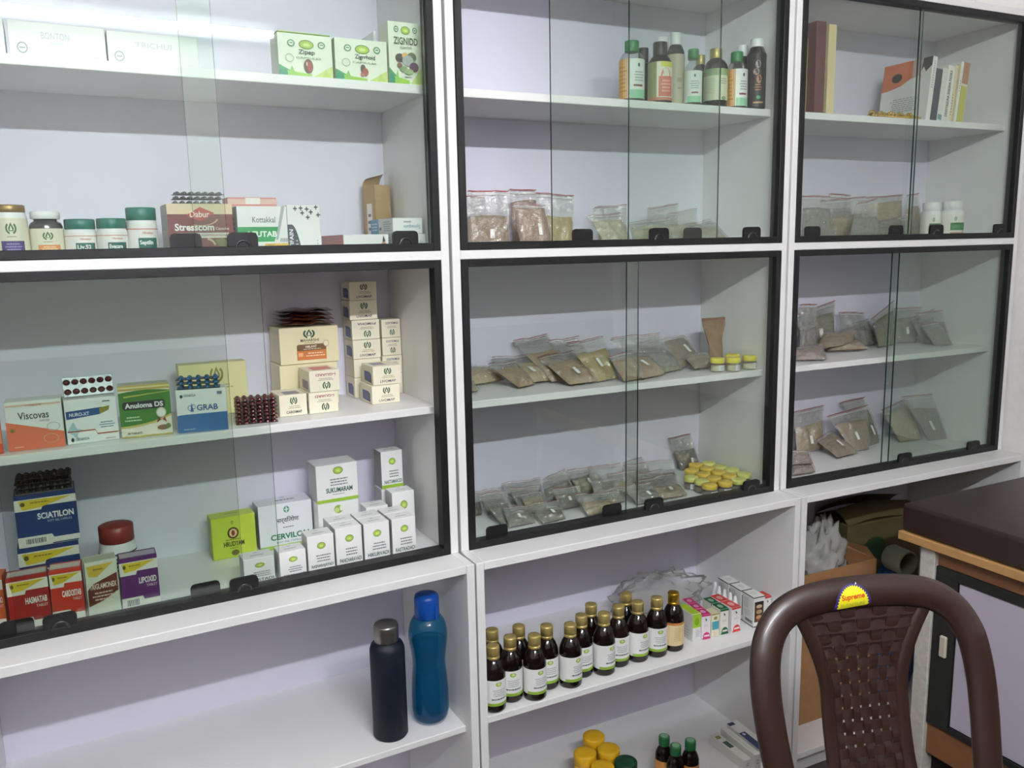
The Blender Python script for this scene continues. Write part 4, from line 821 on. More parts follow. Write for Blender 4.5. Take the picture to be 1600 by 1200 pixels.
# white jar with red cap
x, y, z, r, h = G['redcap']; t = thing('pill_bottle', 'white jar with a dark red cap behind the front row tablet cartons', 'bottle', (x, y, z+.0005))
m = MB(); m.lathe([(r*.96, 0), (r*1.06, .004), (r*1.06, h*.66), (r*1.0, h*.7), (r, h*.76)], WP, 32); m.build('body', t); m = MB(); ridged(r*.98, h*.76, h, M((128, 44, 40), .4), m, dome=.006); m.build('cap', t)
label_part(t, r*1.06, .01, h*.64, (238, 238, 238), lambda A: (A.rect(0, .94, 1, .98, (40, 44, 60), 28), A.lines(.35, .5, .65, .9, 4, (50, 54, 80))))
for k, lb in (('c3a', 'white bottle with a green and pink label, left of two in the right cabinet'), ('c3b', 'larger white bottle with a green and pink label, right of two in the right cabinet')):
    jar5(k, lb, WP, .86, WP, lambda A: (A.rect(.36, .3, .7, .62, (52, 120, 62), 10), A.lines(.4, .4, .66, .55, 2, (130, 180, 130)), A.rect(.36, .02, .7, .22, (206, 140, 140), 10), A.ell(.45, .78, .03, .1, (160, 180, 150))), group='white bottles in the right cabinet', ctop=.76)
# navy steel bottle and blue water bottle
x, y, z, r, h = G['navy']; t = thing('steel_flask', 'matt navy steel flask with brushed steel cap on the open shelf', 'bottle', (x, y, z+.0005)); r = .0385; h = .262
m = MB(); m.lathe([(r*.93, 0), (r, .004), (r, h*.76), (r*.985, h*.79), (r*.9, h*.825), (r*.70, h*.845), (r*.70, h*.86)], M((13, 22, 35), .55, spec=.3, bump=.05, scale=400), 40); m.build('body', t)
m = MB(); m.lathe([(r*.69, h*.848), (r*.70, h*.852), (r*.70, h*.985), (r*.66, h), (.0001, h)], M((150, 148, 144), .3, metal=.95, bump=.15, scale=500), 40); m.build('cap', t)
x, y, z, r, h = G['water']; t = thing('water_bottle', 'translucent blue plastic water bottle with a bright blue cap', 'bottle', (x+.004, y, z+.0005)); r = .043; h = .304
BLW = film('blue_plastic', (.22, .58, .74), .24, .06, 0, fres=1.5, diff=(26, 104, 142))
rib = lambda a, z: 1+(.018*abs(math.cos(5*a)) if z < h*.42 and z > h*.06 else 0)
prof = [(r*.55, .006), (r*.8, .001), (r*.93, .012), (r*.98, .03), (r*.97, .07), (r*.93, .105), (r*.88, .13), (r*.87, .145), (r*.92, .165), (r, .19), (r*1.03, .205), (r*1.0, .222), (r*.9, .238), (r*.72, .25), (r*.6, .254)]
m = MB(); m.lathe(prof, BLW, 60, fn=rib); m.build('body', t)
m = MB(); m.lathe([(rr*.95, zz+.002) for rr, zz in prof if zz < .2]+[(0.0001, .2)], film('water', (.45, .74, .86), .1, .02, 0, fres=1.33, diff=(40, 120, 160)), 40); m.build('water', t)
m = MB(); m.lathe([(r*.62, .248), (r*.66, .25), (r*.65, .294), (r*.6, .301), (r*.4, .304), (.0001, .304)], M((14, 72, 160), .35), 40); m.box(r*.2, -r*.70, .25, r*.32, -r*.6, .285, M((14, 72, 160), .35)); m.build('cap', t)

# bottles on the top shelf of the middle cabinet
def syrup_like(key, label, glass, cap, lab, base, z0=.12, z1=.66, shoulder=.72, nr=.46, capr=.52, caph=.15, rz=0, group='assorted bottles on the top shelf', liquid=None):
    x, y, z, r, h = G[key]; t = thing('medicine_bottle', label, 'bottle', (x, y, z+.0005), rz-(.55 if lab else 0), group); m = MB(); zc = h*(1-caph)
    m.lathe([(r*.9, 0), (r, .004), (r, h*shoulder*.93), (r*.96, h*shoulder), (r*.75, h*(shoulder+.07)), (r*nr, h*(shoulder+.11)), (r*nr, zc)], glass, 36); m.build('body', t)
    m = MB(); ridged(r*capr, zc-.002, h, cap, m); m.build('cap', t)
    if lab: label_part(t, r, h*z0, h*z1*.98, base, lab)
    if liquid:
        m = MB(); m.lathe([(r*.88, .002), (r*.96, .006), (r*.96, h*shoulder*.86), (.0001, h*shoulder*.86)], liquid, 30); m.build('liquid', t)
    return t
GCAP = M((52, 130, 78), .4); BCAP = M((38, 36, 36), .35); CLEARG = film('clear_glass', (.86, .88, .87), .06, .04, 0); SYR = M((40, 26, 20), .2)
def a_green(A):
    A.rect(0, 0, .42, 1, (214, 160, 74), 10); A.lines(.12, .15, .38, .85, 7, (190, 136, 60)); A.rect(.42, 0, 1, 1, (232, 234, 230), 14); A.ell(.6, .84, .025, .05, (90, 100, 96)); A.lines(.5, .42, .72, .7, 4, (140, 146, 146)); A.rect(.5, .3, .68, .35, (120, 46, 50), 6); A.rect(.44, .0, .78, .22, (150, 206, 170), 8)
def a_green2(A): A.rect(0, 0, 1, 1, (232, 234, 230), 28); A.ell(.52, .84, .025, .05, (90, 100, 96)); A.lines(.4, .42, .66, .7, 4, (140, 146, 146)); A.rect(.44, .28, .62, .33, (120, 70, 70), 6); A.rect(.34, .0, .70, .2, (150, 206, 170), 8)
syrup_like('a1', 'clear bottle with green cap and half orange label, leftmost on the top shelf', CLEARG, GCAP, a_green, (232, 234, 230), .05, .7, .72, .5, .56, .16, .1, liquid=SYR)
syrup_like('a2', 'dark bottle with black cap standing behind the leftmost green capped bottle', M((40, 38, 40), .3), BCAP, None, None, rz=.2, caph=.3, shoulder=.66)
syrup_like('a3', 'black capped bottle with a green, yellow and red label', M((36, 32, 32), .12), BCAP, lambda A: (A.rect(0, 0, .42, 1, (150, 156, 104), 12), A.rect(.42, 0, 1, 1, (226, 222, 206), 14), A.rect(.5, .86, .8, 1, (214, 206, 60), 8), A.ell(.6, .62, .1, .22, (214, 110, 90)), A.rect(.46, .1, .76, .62, (214, 110, 90), 10), A.lines(.5, .2, .72, .55, 4, (236, 190, 176)), A.rect(.1, 0, .9, .08, (200, 130, 100), 20)), (226, 222, 206), .05, .68, .68, .55, .58, .3)
syrup_like('a4', 'bottle with a white cap hidden behind the black capped one', M((70, 66, 60), .3), WP, None, None, rz=.2, shoulder=.7, caph=.12)
syrup_like('a5', 'tallest slim bottle with a white cap and silvery beige label', M((40, 38, 38), .15), WP, lambda A: (A.rect(0, 0, 1, 1, (186, 176, 156), 28), A.text('ONE', .52, .44, .64, .52, (120, 104, 96), .02), A.lines(.52, .28, .66, .36, 1, (130, 116, 108))), (186, 176, 156), .04, .72, .74, .55, .6, .18)
syrup_like('a6', 'clear bottle with green cap and white label in the middle of the top shelf', CLEARG, GCAP, a_green2, (232, 234, 230), .05, .62, .66, .5, .62, .16, liquid=SYR)
syrup_like('a7', 'gold capped dark bottle mostly hidden between two other bottles', DARKG, GOLD, None, None, rz=.2)
syrup_like('a8', 'gold capped dark bottle with a pale green label', DARKG, GOLD, lambda A: (A.rect(0, .78, 1, 1, (140, 166, 116), 28), A.rect(0, 0, 1, .78, (206, 212, 180), 28), A.lines(.3, .2, .48, .7, 8, (176, 186, 150)), A.rect(.52, 0, .53, 1, (160, 170, 130)), A.lines(.56, .5, .72, .7, 3, (120, 130, 100)), A.ell(.64, .06, .05, .06, (110, 150, 80))), (206, 212, 180), .12, .66)
syrup_like('a9', 'clear bottle with green cap and half orange label near the right end', CLEARG, GCAP, a_green, (232, 234, 230), .05, .7, .72, .5, .56, .16, .1, liquid=SYR)
syrup_like('a10', 'white capped bottle behind the green capped one near the right end', M((50, 46, 44), .2), WP, None, None, rz=.2, shoulder=.72)
syrup_like('a11', 'slim black bottle with white cap and copper print at the right end', M((24, 22, 22), .1, coat=.5), WP, lambda A: (A.rect(0, 0, 1, 1, (30, 27, 27), 28), A.ell(.5, .8, .06, .07, (190, 180, 170)), A.ell(.46, .66, .07, .06, (190, 160, 140)), A.ell(.53, .52, .06, .08, (170, 116, 84)), A.lines(.42, .3, .6, .44, 3, (176, 120, 90)), A.ell(.52, .18, .05, .035, (60, 150, 100)), A.rect(.4, .07, .64, .1, (190, 150, 110), 6)), (30, 27, 27), .03, .8, .8, .6, .68, .18)

# brown syrup bottles on the open shelf of the middle cabinet
SG = 'brown syrup bottles with gold caps'
def syrup_root(label, art, base=(232, 232, 230), cap=GOLD):
    t = thing('syrup_bottle', label, 'bottle', (0, 0, 0), 0, SG); r = .0275; m = MB()
    m.lathe([(r*.86, 0), (r*.97, .003), (r, .008), (r, .084), (r*.985, .092), (r*.91, .102), (r*.76, .112), (r*.58, .1195), (r*.49, .123), (r*.48, .130)], DARKG, 40); m.build('body', t)
    m = MB(); m.lathe([(r*.5, .1225), (r*.55, .1235), (r*.55, .129), (r*.52, .1295), (r*.52, .131), (r*.55, .1315), (r*.55, .151), (r*.52, .1535), (r*.3, .154), (.0001, .154)], cap, 40, fn=lambda a, z: 1+.008*math.cos(30*a)*(z > .1365)); m.build('cap', t)
    label_part(t, r, .018, .080, base, art, -2.4, 2.4)
    return t
def a_syr(A): A.rect(.3, .0, .98, .115, (138, 172, 56), 20); oval(A, .55, .85, .055, .085); A.lines(.44, .36, .68, .66, 4, (160, 162, 166), 6); A.lines(.42, .22, .70, .31, 1, (90, 96, 100), 2, .6); A.lines(.1, .2, .26, .8, 8, (206, 206, 206), 8)
b0 = syrup_root('x', a_syr)
rows = [(i, q) for i, q in enumerate(G['syrup'])]
back = [i for i in (1, 3, 8, 11)]; nb = nf = 0
for i, (x, y, z) in rows[:14]:
    if i in back: lb = 'brown syrup bottle half hidden in the back row, %s back bottle from the left' % ORD[nb]; nb += 1
    else: lb = 'brown syrup bottle with white and green label, %s from the left in the front row' % ORD[nf]; nf += 1
    rz = -.25+.24*math.sin(i*2.3)
    if i == 0: b0.location = (x, y, z+.0005); b0.rotation_euler = (0, 0, rz); b0['label'] = lb
    else: dup(b0, (x, y, z+.0005), rz, lb)
x, y, z = G['syrup'][14]
b1 = syrup_root('brown syrup bottle with an orange and beige label at the right end of the row', lambda A: (A.rect(0, 0, 1, 1, (226, 206, 160), 28), A.rect(0, .9, 1, 1, (190, 120, 60), 28), A.rect(.5, 0, .51, 1, (190, 150, 110)), A.lines(.55, .55, .72, .66, 2, (130, 90, 60)), A.ell(.6, .8, .02, .05, (120, 90, 60)), A.ell(.66, .07, .06, .07, (176, 90, 50)), A.lines(.3, .2, .46, .8, 8, (200, 176, 130))), (226, 206, 160), M((196, 156, 50), .3, metal=.85))
b1.location = (x, y, z+.0005); b1.rotation_euler = (0, 0, .35)

# little jars with yellow lids
def little_jar(lid, label, r=.0204, h=.034, group='little jars with yellow lids', content=(150, 140, 116), sticker=True):
    t = thing('small_jar', label, 'jar', (0, 0, 0), 0, group); m = MB()
    m.lathe([(r*.86, 0), (r*.96, .002), (r*.97, h*.55), (r*.9, h*.66)], JARGLASS, 28); m.build('glass', t)
    m = MB(); m.lathe([(r*.84, .0015), (r*.9, .003), (r*.9, h*.42), (.0001, h*.44)], M(content, .8, bump=.3, scale=300), 24); m.build('filling', t)
    m = MB(); ridged(r, h*.64, h, lid, m, 24); m.build('lid', t)
    if sticker: label_part(t, r*.975, h*.08, h*.5, (214, 214, 214), lambda A: A.lines(.2, .2, .8, .8, 3, (150, 150, 156)), -.5, .7, 'sticker')
    return t
YG = M((226, 192, 84), .42); YP = M((222, 218, 128), .42); YL = M((226, 214, 74), .4)
palei = (1, 4, 7, 12, 8, 9, 15)
proto = {}
cnt = {0: 0, 1: 0}
ordj = sorted(range(16), key=lambda i: (G['jars'][i][0]+.35*G['jars'][i][1]))
for n_, i in enumerate(ordj):
    x, y, z = G['jars'][i]; k = 1 if i in palei else 0
    lb = 'small jar with a %s yellow lid, %s from the left among the %s ones' % ('pale' if k else 'golden', ORD[cnt[k]], 'pale' if k else 'golden'); cnt[k] += 1
    if k not in proto:
        proto[k] = little_jar(YP if k else YG, lb, content=(120, 110, 92)); o = proto[k]; o.location = (x, y, z+.0005)
    else: o = dup(proto[k], (x, y, z+.0005), .3*math.sin(i*3), lb)
jp = None
for k, lb in (('j1', 'left jar of three in front with yellow lid and cream powder on the middle shelf'), ('j2', 'jar with yellow lid standing behind the other three on the middle shelf'), ('j3', 'middle jar of three in front with a white sticker on the middle shelf'), ('j4', 'rightmost jar with yellow lid and cream powder on the middle shelf')):
    x, y, z, r, h = G[k]
    if jp is None: jp = little_jar(YL, lb, .0193, .037, 'cream powder jars', (214, 206, 180)); jp.location = (x, y, z+.0005)
    else: dup(jp, (x, y, z+.0005), .5*math.sin(x*30), lb)

# ---------------------------------------------------------------- small cartons right of the syrup bottles
def arch(col, name=None):
    def f(A): A.rect(0, .92, 1, 1, col); A.rect(.1, 0, 1, .05, col); A.ell(.56, .12, .38, .16, col, 24); A.rect(.18, 0, .94, .12, col); A.rect(.28, .1, .86, .17, (236, 220, 220)); A.lines(.2, .5, .8, .6, 2, (190, 186, 190)); A.ell(.5, .78, .08, .045, (70, 76, 74)); A.ell(.42, .83, .05, .03, (120, 150, 90))
    return f
def t_hole(c): return lambda A: (A.ell(.5, .5, .22, .22, tuple(int(v*.4+140) for v in c)), A.ring(.5, .5, .24, .24, (230, 220, 220), .9))
MAG = (190, 44, 110); GRE = (28, 100, 56); RED = (204, 60, 52)
def at(k, dx, dy):
    q = list(G[k]); a = q[3]; q[0] += dx*math.cos(a)-dy*math.sin(a); q[1] += dx*math.sin(a)+dy*math.cos(a); return q
carton('lime', 'lime green and white carton beside the orange labelled syrup bottle', (228, 228, 226), lambda A: (A.rect(0, .5, 1, 1, (160, 196, 48)), A.ell(.5, .72, .3, .14, (130, 170, 40)), A.lines(.3, .15, .9, .4, 5, (160, 160, 180))), topart=lambda A: A.rect(.02, .02, .98, .98, (160, 196, 48)), left=lambda A: A.lines(.2, .1, .8, .5, 4, (200, 200, 200)))
for i, lb in enumerate(('front', 'middle', 'back')):
    carton(at('pink0', 0, .037*i), 'magenta topped small carton, %s one of three in a file' % lb, (232, 228, 230), arch(MAG), top=MAG, topart=t_hole(MAG), group='magenta topped cartons')
carton('teal', 'small cream carton with a teal square between magenta and green topped ones', (228, 224, 196), lambda A: (A.rect(.1, .3, .92, .66, (76, 158, 178)), A.ell(.5, .8, .22, .07, (150, 146, 70)), A.lines(.3, .05, .7, .2, 2, (210, 180, 150)), A.rect(0, .95, 1, 1, (150, 146, 70))), top=(206, 204, 170))
for i, lb in enumerate(('front', 'back')):
    carton(at('gr0', 0, .042*i), 'green topped small carton, %s one of two in a file' % lb, (230, 228, 216), arch(GRE), top=GRE, topart=t_hole(GRE), group='green topped cartons')
for i, lb in enumerate(('front', 'back')):
    carton(at('re0', 0, .047*i), 'red topped small carton, %s one of two in a file' % lb, (232, 228, 228), arch(RED), top=RED, topart=t_hole(RED), group='red topped cartons')
DKG = (36, 52, 44)
def a_dt(A): A.rect(0, .965, 1, 1, DKG); A.rect(0, 0, 1, .03, DKG); A.rect(.08, .16, .86, .84, (76, 52, 34)); A.rect(.08, .78, .86, .84, (40, 34, 28)); A.ell(.47, .68, .26, .06, (196, 180, 150)); A.ell(.47, .5, .26, .07, (176, 150, 110)); A.ell(.47, .32, .26, .07, (190, 140, 100)); A.ell(.5, .24, .2, .04, (150, 60, 50))
def l_dt(A): A.rect(0, .965, 1, 1, DKG); A.rect(0, 0, 1, .03, DKG); A.lines(.1, .55, .6, .9, 6, (170, 172, 178)); A.rect(.3, .1, .9, .2, (120, 122, 130)); A.lines(.2, .3, .8, .5, 4, (190, 190, 196))
for i, lb in enumerate(('front', 'middle', 'back')):
    carton(at('wt0', -.002*i, .054*i), 'tall white carton with dark green trim, %s one of three in a file' % lb, (226, 226, 222), a_dt, left=l_dt, group='dark trimmed white cartons', topart=lambda A: A.lines(.25, .3, .75, .7, 3, (180, 180, 180)))
carton('re2', 'red topped carton on its own beside the dark trimmed white cartons', (230, 226, 226), arch(RED), top=RED)
dp = None
for i, (x, y, z) in enumerate(G['drop']):
    lb = 'white plastic dropper bottle, %s from the back of the file' % ORD[i]
    if dp is None:
        dp = thing('dropper_bottle', lb, 'bottle', (x, y, z+.0005), 0, 'white dropper bottles'); m = MB(); m.lathe([(.0095, 0), (.0105, .002), (.0105, .046), (.009, .052), (.006, .057)], WP, 20); m.build('body', dp); m = MB(); m.lathe([(.0080, .053), (.0080, .061), (.0060, .067), (.0042, .079), (.003, .082), (.0001, .0823)], WP, 16); m.build('nozzle', dp)
    else: dup(dp, (x, y, z+.0005), 0, lb)
# lowest open shelf
yp = None
YJ = M((222, 172, 26), .42)
for i, (x, y, z) in enumerate(G['yj']):
    lb = 'large jar with a bright yellow lid, %s' % ('at the back of the group', 'leftmost of the group', 'right of the back one', 'nearest the front edge')[i]
    if yp is None:
        yp = thing('lidded_jar', lb, 'jar', (x, y, -1.4245), 0, 'large yellow lidded jars'); r = .030; m = MB(); m.lathe([(r*.9, 0), (r*.98, .003), (r*.98, .070), (r*.9, .074)], M((226, 178, 40), .4), 32); m.build('body', yp); m = MB(); ridged(r, .072, .100, YJ, m); m.build('lid', yp)
    else: dup(yp, (x, y, -1.4245), 0, lb)
x, y, z = G['gj']; t = thing('lidded_jar', 'large jar with a dark green lid beside the yellow lidded jars', 'jar', (x+.006, y-.004, -1.4245)); r = .030; m = MB(); m.lathe([(r*.9, 0), (r*.98, .003), (r*.98, .066), (r*.9, .070)], WP, 32); m.build('body', t); m = MB(); ridged(r, .068, .095, M((22, 66, 40), .35), m); m.build('lid', t)
gp = None
for i, (x, y, z) in enumerate(G['gc']):
    lb = 'dark bottle with green cap on the lowest shelf, %s of three' % ('left', 'middle', 'right')[i]
    if gp is None:
        gp = thing('medicine_bottle', lb, 'bottle', (x, y, -1.4245), .3, 'green capped bottles on the lowest shelf'); r = .0235; m = MB(); m.lathe([(r*.9, 0), (r, .003), (r, .086), (r*.95, .094), (r*.75, .106), (r*.5, .114), (r*.5, .120)], DARKG, 32); m.build('body', gp); m = MB(); ridged(r*.62, .116, .140, M((34, 104, 60), .4), m); A = Art(m, lambda u, v, e: ((u-.5)*r*1.2, (v-.5)*r*1.2, .1406+e*.0001)); A.ell(.5, .5, .36, .36, (130, 170, 140)); m.build('cap', gp); label_part(gp, r, .01, .078, (214, 150, 80), lambda A: A.rect(.55, 0, .8, 1, (228, 224, 214), 8), -2.4, 2.4)
    else: dup(gp, (x, y, -1.4245), .3+.2*i, lb)
for i, (x0, y0, x1, y1) in enumerate(G['lc']):
    L = math.hypot(x1-x0, y1-y0)+.02; hh = (.03, .045, .04, .03)[i]; ang = math.atan2(y0-y1, x0-x1)-PI/2
    wd = (.027, .022, .022, .022)[i]
    carton([(x0+x1)/2+(0, .002, .004, -.014)[i], (y0+y1)/2, -1.4245, ang, wd, L, hh], ('long white carton with a green square lying on the lowest shelf', 'long white carton lying between the green square one and the blue one', 'long navy and white carton lying on the lowest shelf', 'white carton lying behind the navy one at the right on the lowest shelf')[i], (222, 222, 214), lambda A: A.lines(.3, .3, .7, .7, 2, (130, 132, 130)), topart=(lambda A: (A.rect(.2, .45, .8, .68, (50, 84, 60)), A.rect(.1, .8, .7, .9, (150, 140, 60))), lambda A: A.rect(.3, .2, .4, .8, (190, 188, 170)), lambda A: (A.rect(0, 0, 1, .62, (40, 50, 90)), A.rect(0, .9, 1, 1, (40, 50, 90)), A.ell(.5, .55, .2, .04, (200, 206, 220))), None)[i], group='long cartons on the lowest shelf')

# ---------------------------------------------------------------- zip bags of herb powder
ZIPR = M((150, 62, 66), .4); ZIPW = M((206, 200, 200), .4); STK = M((226, 226, 222), .5)
def pouch(i, c, qa, qb, qc, qd, fill, col, st, label, group):
    r = random.Random(i*7+1); a, b, cc, d = [Vector(q) for q in (qa, qb, qc, qd)]
    o = (a+b)/2; n = (b-a).cross(d-a).normalized()
    if n.y > 0: n = -n
    wd = (b-a).length; ht = ((d-a).length+(cc-b).length)/2; T = min(.022, .18*wd+.002)
    ph = [r.uniform(0, 6.28) for _ in range(8)]
    lift = Vector((0, 0, .0015))
    def base(u, v): return a*(1-u)*(1-v)+b*u*(1-v)+cc*u*v+d*(1-u)*v-o+lift
    def lump(u, v): return 1+.16*math.sin(9*u+ph[0])*math.sin(7*v+ph[1])+.10*math.sin(17*u+ph[2]+3*v)+.08*math.sin(23*v+ph[3]+5*u)
    def prof(u, v, f): e = max(0, 1-(2*u-1)**4)*max(0, 1-(2*v/f-1)**4) if v < f else 0; return e**.6
    def wav(u, v): return .004*math.sin(8*u+ph[4]+2*v)*max(0, (v-fill*.8))+.003*math.sin(19*u+ph[5])*max(0, v-fill)
    t = thing('zip_bag', label, 'bag', o, 0, group)
    pm = M(col, .85, bump=.5, scale=260, var=.18)
    m = MB()
    for sg, k in ((1, .62), (-1, .38)):
        m.grid(lambda u, v: base(.03+.94*u, .015+v*(fill-.015)+.03*math.sin(3*u+ph[6])*v)+n*(sg*k*T*prof(u, v*fill, fill)*lump(u, v)), 16, 14, pm)
    m.build('powder', t)
    m = MB()
    for sg, k in ((1, .62), (-1, .38)):
        m.grid(lambda u, v: base(u, v)+n*(sg*(k*T*prof(u, v, fill*1.12)*lump(u, v/max(fill, .1))*1.05+.0024)+wav(u, v)+.0016*math.sin(27*u+ph[7]+9*math.sin(7*v+ph[2]))*math.sin(29*v+ph[5]+6*u)), 26, 28, FILM)
    fb = m.build('film', t)
    zs_ = (.0099, -.3322, -.6623)[0 if o.z > -.1 else 1 if o.z > -.45 else 2]; lo_ = min(q[2] for q in m.v)+o.z
    if lo_ < zs_+.0006: t.location.z += zs_+.0006-lo_
    m = MB()
    for v0, v1, mm in ((.985, 1.0, ZIPR), (.925, .938, ZIPW)):
        m.grid(lambda u, v: base(u, v0+(v1-v0)*v)+n*(.0040+wav(u, v0)), 14, 1, mm)
        m.grid(lambda u, v: base(1-u, v0+(v1-v0)*v)+n*(-.0040+wav(1-u, v0)), 14, 1, mm)
    m.build('zip_strip', t)
    if st:
        u0, v0 = r.uniform(.4, .6), fill*r.uniform(.38, .5); du, dv, sk = .05, .10*fill/.7, r.uniform(-.04, .04)
        m = MB(); m.grid(lambda u, v: base(u0+du*u*2-du+sk*v, v0+dv*2*v-dv)+n*(.62*T*prof(u0, v0, fill)*lump(u0, v0/fill)*1.05+.0042), 2, 4, STK); m.build('sticker', t)
    return t
def shelf_name(c, z): return {2: 'middle', 3: 'right'}[c]+' cabinet', ('second shelf', 'third shelf', 'lowest glazed shelf')[0 if z > -.1 else 1 if z > -.5 else 2]
cols = {(164, 142, 104): 'tan', (148, 125, 96): 'grey brown', (150, 120, 94): 'reddish brown', (182, 158, 84): 'yellowish', (186, 178, 150): 'cream', (120, 115, 82): 'olive', (118, 114, 104): 'grey', (95, 86, 68): 'dark brown', (134, 116, 104): 'pinkish brown', (198, 176, 136): 'beige', (174, 142, 104): 'light brown'}
seen = {}; allp = []
for i, (c, qa, qb, qc, qd, fill, col, st) in enumerate(G['pouch']):
    cab, sh = shelf_name(c, min(qa[2], qb[2])); u = (qa[0]+qb[0]+qc[0]+qd[0])/4; allp.append((cab, sh, cols[tuple(col)], u, i))
tot = {}
for q in allp: tot[q[:3]] = tot.get(q[:3], 0)+1
PL = {}
for cab, sh, cn, u, i in sorted(allp, key=lambda q: q[3]):
    k = (cab, sh, cn); n_ = seen.get(k, 0); seen[k] = n_+1
    if tot[k] == 1: PL[i] = 'only zip bag of %s powder, %s of the %s' % (cn, sh, cab)
    else: PL[i] = 'zip bag, %s powder, %s such from left, %s of %s' % (cn, ORD[n_], sh, cab)
for i, (c, qa, qb, qc, qd, fill, col, st) in enumerate(G['pouch']):
    cab, sh = shelf_name(c, min(qa[2], qb[2]))
    pouch(i, c, qa, qb, qc, qd, fill, tuple(col), st, PL[i], 'zip bags on the %s of the %s' % (sh, cab))
# brown paper bag leaning in the corner
a, b, cc, d = [Vector(q) for q in G['paper']]; o = (a+b)/2
KP = M((140, 112, 82), .8, bump=.8, scale=60, var=.2)
t = thing('paper_bag', 'brown paper zip bag leaning in the corner behind the yellow lidded jars', 'bag', o)
m = MB(); hh_ = (d-a).length; ww_ = (b-a).length; zt = d.z-a.z
def kw(v): return ww_*(.62-.20*math.sin(PI*min(1, v/.8)) if v < .8 else .62-.02*0)
def pf2(u, v, sg):
    half = .44-.13*math.sin(PI*min(1, max(0, (v-.02)/.80)))-.10*(1-v)
    return Vector((ww_*1.15*(u-.5)*2*half, -.012-.01*v+.028*v+sg*(-.012*(1-(2*u-1)**2)*(1-v)**.6-.0015)+.003*math.sin(13*v+6*u)*(1-v), zt*v+.001))
for sg in (1, -1): m.grid(lambda u, v: pf2(u if sg > 0 else 1-u, v, sg), 12, 18, KP)
m.build('paper', t)
m = MB(); m.grid(lambda u, v: pf2(u, .955+.02*v, 1)+Vector((0, -.001, 0)), 8, 1, ZIPR); m.build('zip_strip', t)
# ---------------------------------------------------------------- books and beads on the top shelf of the right cabinet
PAPER = M((226, 218, 196), .8, bump=.3, scale=400)
def book(q, col, label, spine=None, cover=None, roll=0, group=None, pages=True, spm=None):
    x, y, z, yaw, w_, d, h = q; z += .0006
    t = thing('book', label, 'book', (x, y, z), yaw, group); b = .0012
    if roll: t.rotation_euler = (0, roll, yaw); t.location.z += abs(math.sin(roll))*w_/2
    m = MB(); cm = M(col, .45, bump=.05, scale=200)
    m.cbox(-w_/2, -d/2, 0, -w_/2+b, d/2, h, cm, .0004); m.cbox(w_/2-b, -d/2, 0, w_/2, d/2, h, cm, .0004); m.cbox(-w_/2+b, -d/2, 0, w_/2-b, -d/2+b, h, spm or cm, .0003)
    if spine: spine(Art(m, face(w_, d, h, 'F')))
    if cover: cover(Art(m, face(w_, d, h, 'L')))
    m.build('cover', t); m = MB(); m.box(-w_/2+b, -d/2+b, .002, w_/2-b, d/2-.002, h-.002, PAPER); m.build('pages', t)
    return t
BG = 'upright books at the left of the top shelf'; LG_ = 'books leaning to the right on the top shelf'
q = list(G['bkm']); book(q, (92, 40, 42), 'thick maroon book standing at the left of the top shelf', None, lambda A: A.rect(.1, .1, .9, .9, (100, 46, 46)), group=BG)
q = list(G['bky']); book(q, (196, 176, 84), 'thin yellow book in front of the maroon one', None, None, group=BG)
q = list(G['bkc']); book(q, (214, 196, 150), 'cream book standing right of the maroon one', None, None, group=BG)
def cov1(A):
    A.rect(0, 0, 1, 1, (226, 224, 220)); A.poly([(0, .56), (.2, .58), (.4, .62), (.62, .72), (.60, 1), (0, 1)], (206, 112, 70)); A.ell(.3, .76, .11, .075, (70, 54, 44)); A.ell(.3, .76, .07, .05, (44, 36, 32)); A.poly([(.62, .7), (.8, .76), (.82, 1), (.6, 1)], (196, 170, 164)); A.poly([(.78, .70), (.92, .8), (1, .86), (1, 1), (.82, 1)], (58, 56, 58)); A.lines(.2, .18, .8, .42, 7, (160, 160, 164)); A.poly([(.82, .66), (.9, .76), (.84, .86), (.78, .78)], (226, 214, 206))
specs = [('l1', (226, 224, 220), 'white book with an orange flower on its cover, leaning nearest the gold beads', lambda A: A.lines(.3, .5, .7, .95, 12, (150, 150, 150)), cov1),
 ('l2', (62, 70, 78), 'dark slate book leaning behind the flower covered one', None, None),
 ('l3', (214, 214, 206), 'thin pale book between the dark slate one and the lettered white one', lambda A: A.rect(.1, .02, .9, .12, (110, 150, 160)), None),
 ('l4', (228, 226, 218), 'white book with black capitals along its spine', lambda A: A.text('DRAVYAGUNA SHIKSHA PADIKA', .3, .08, .72, .92, (50, 48, 48), .03, rot=90), None),
 ('l5', (220, 210, 186), 'cream book right of the white one with black capitals', lambda A: A.lines(.3, .1, .7, .5, 8, (110, 106, 100)), None),
 ('l6', (196, 176, 132), 'thin tan book among the leaning ones', None, None),
 ('l7', (226, 226, 222), 'thin white book second from the right of the leaning ones', lambda A: A.lines(.3, .5, .7, .7, 5, (90, 96, 110)), None),
 ('l8', (176, 130, 100), 'rightmost leaning book with brown and yellow spine', lambda A: (A.rect(0, 0, 1, .6, (190, 184, 90)), A.rect(0, .6, 1, .64, (214, 210, 190))), None)]
for k, col, lb, sp, cv in specs: book(list(G[k]), col, lb, sp, cv, roll=.11, group=LG_)
(bx0, by0, bz0), _, _, (bx1, by1, bz1) = G['beads']
BEAD = M((196, 160, 70), .25, metal=.8)
t = thing('bead_necklace', 'gold bead necklace lying on the shelf edge in front of the leaning books', 'necklace', ((bx0+bx1)/2, by0+.02, ZAT+.0006))
bm = MB(); bm.ball((0, 0, 0), .0055, BEAD, 10, 6); bme = bm.mesh('bead'); L = bx1-bx0
rb_ = random.Random(4)
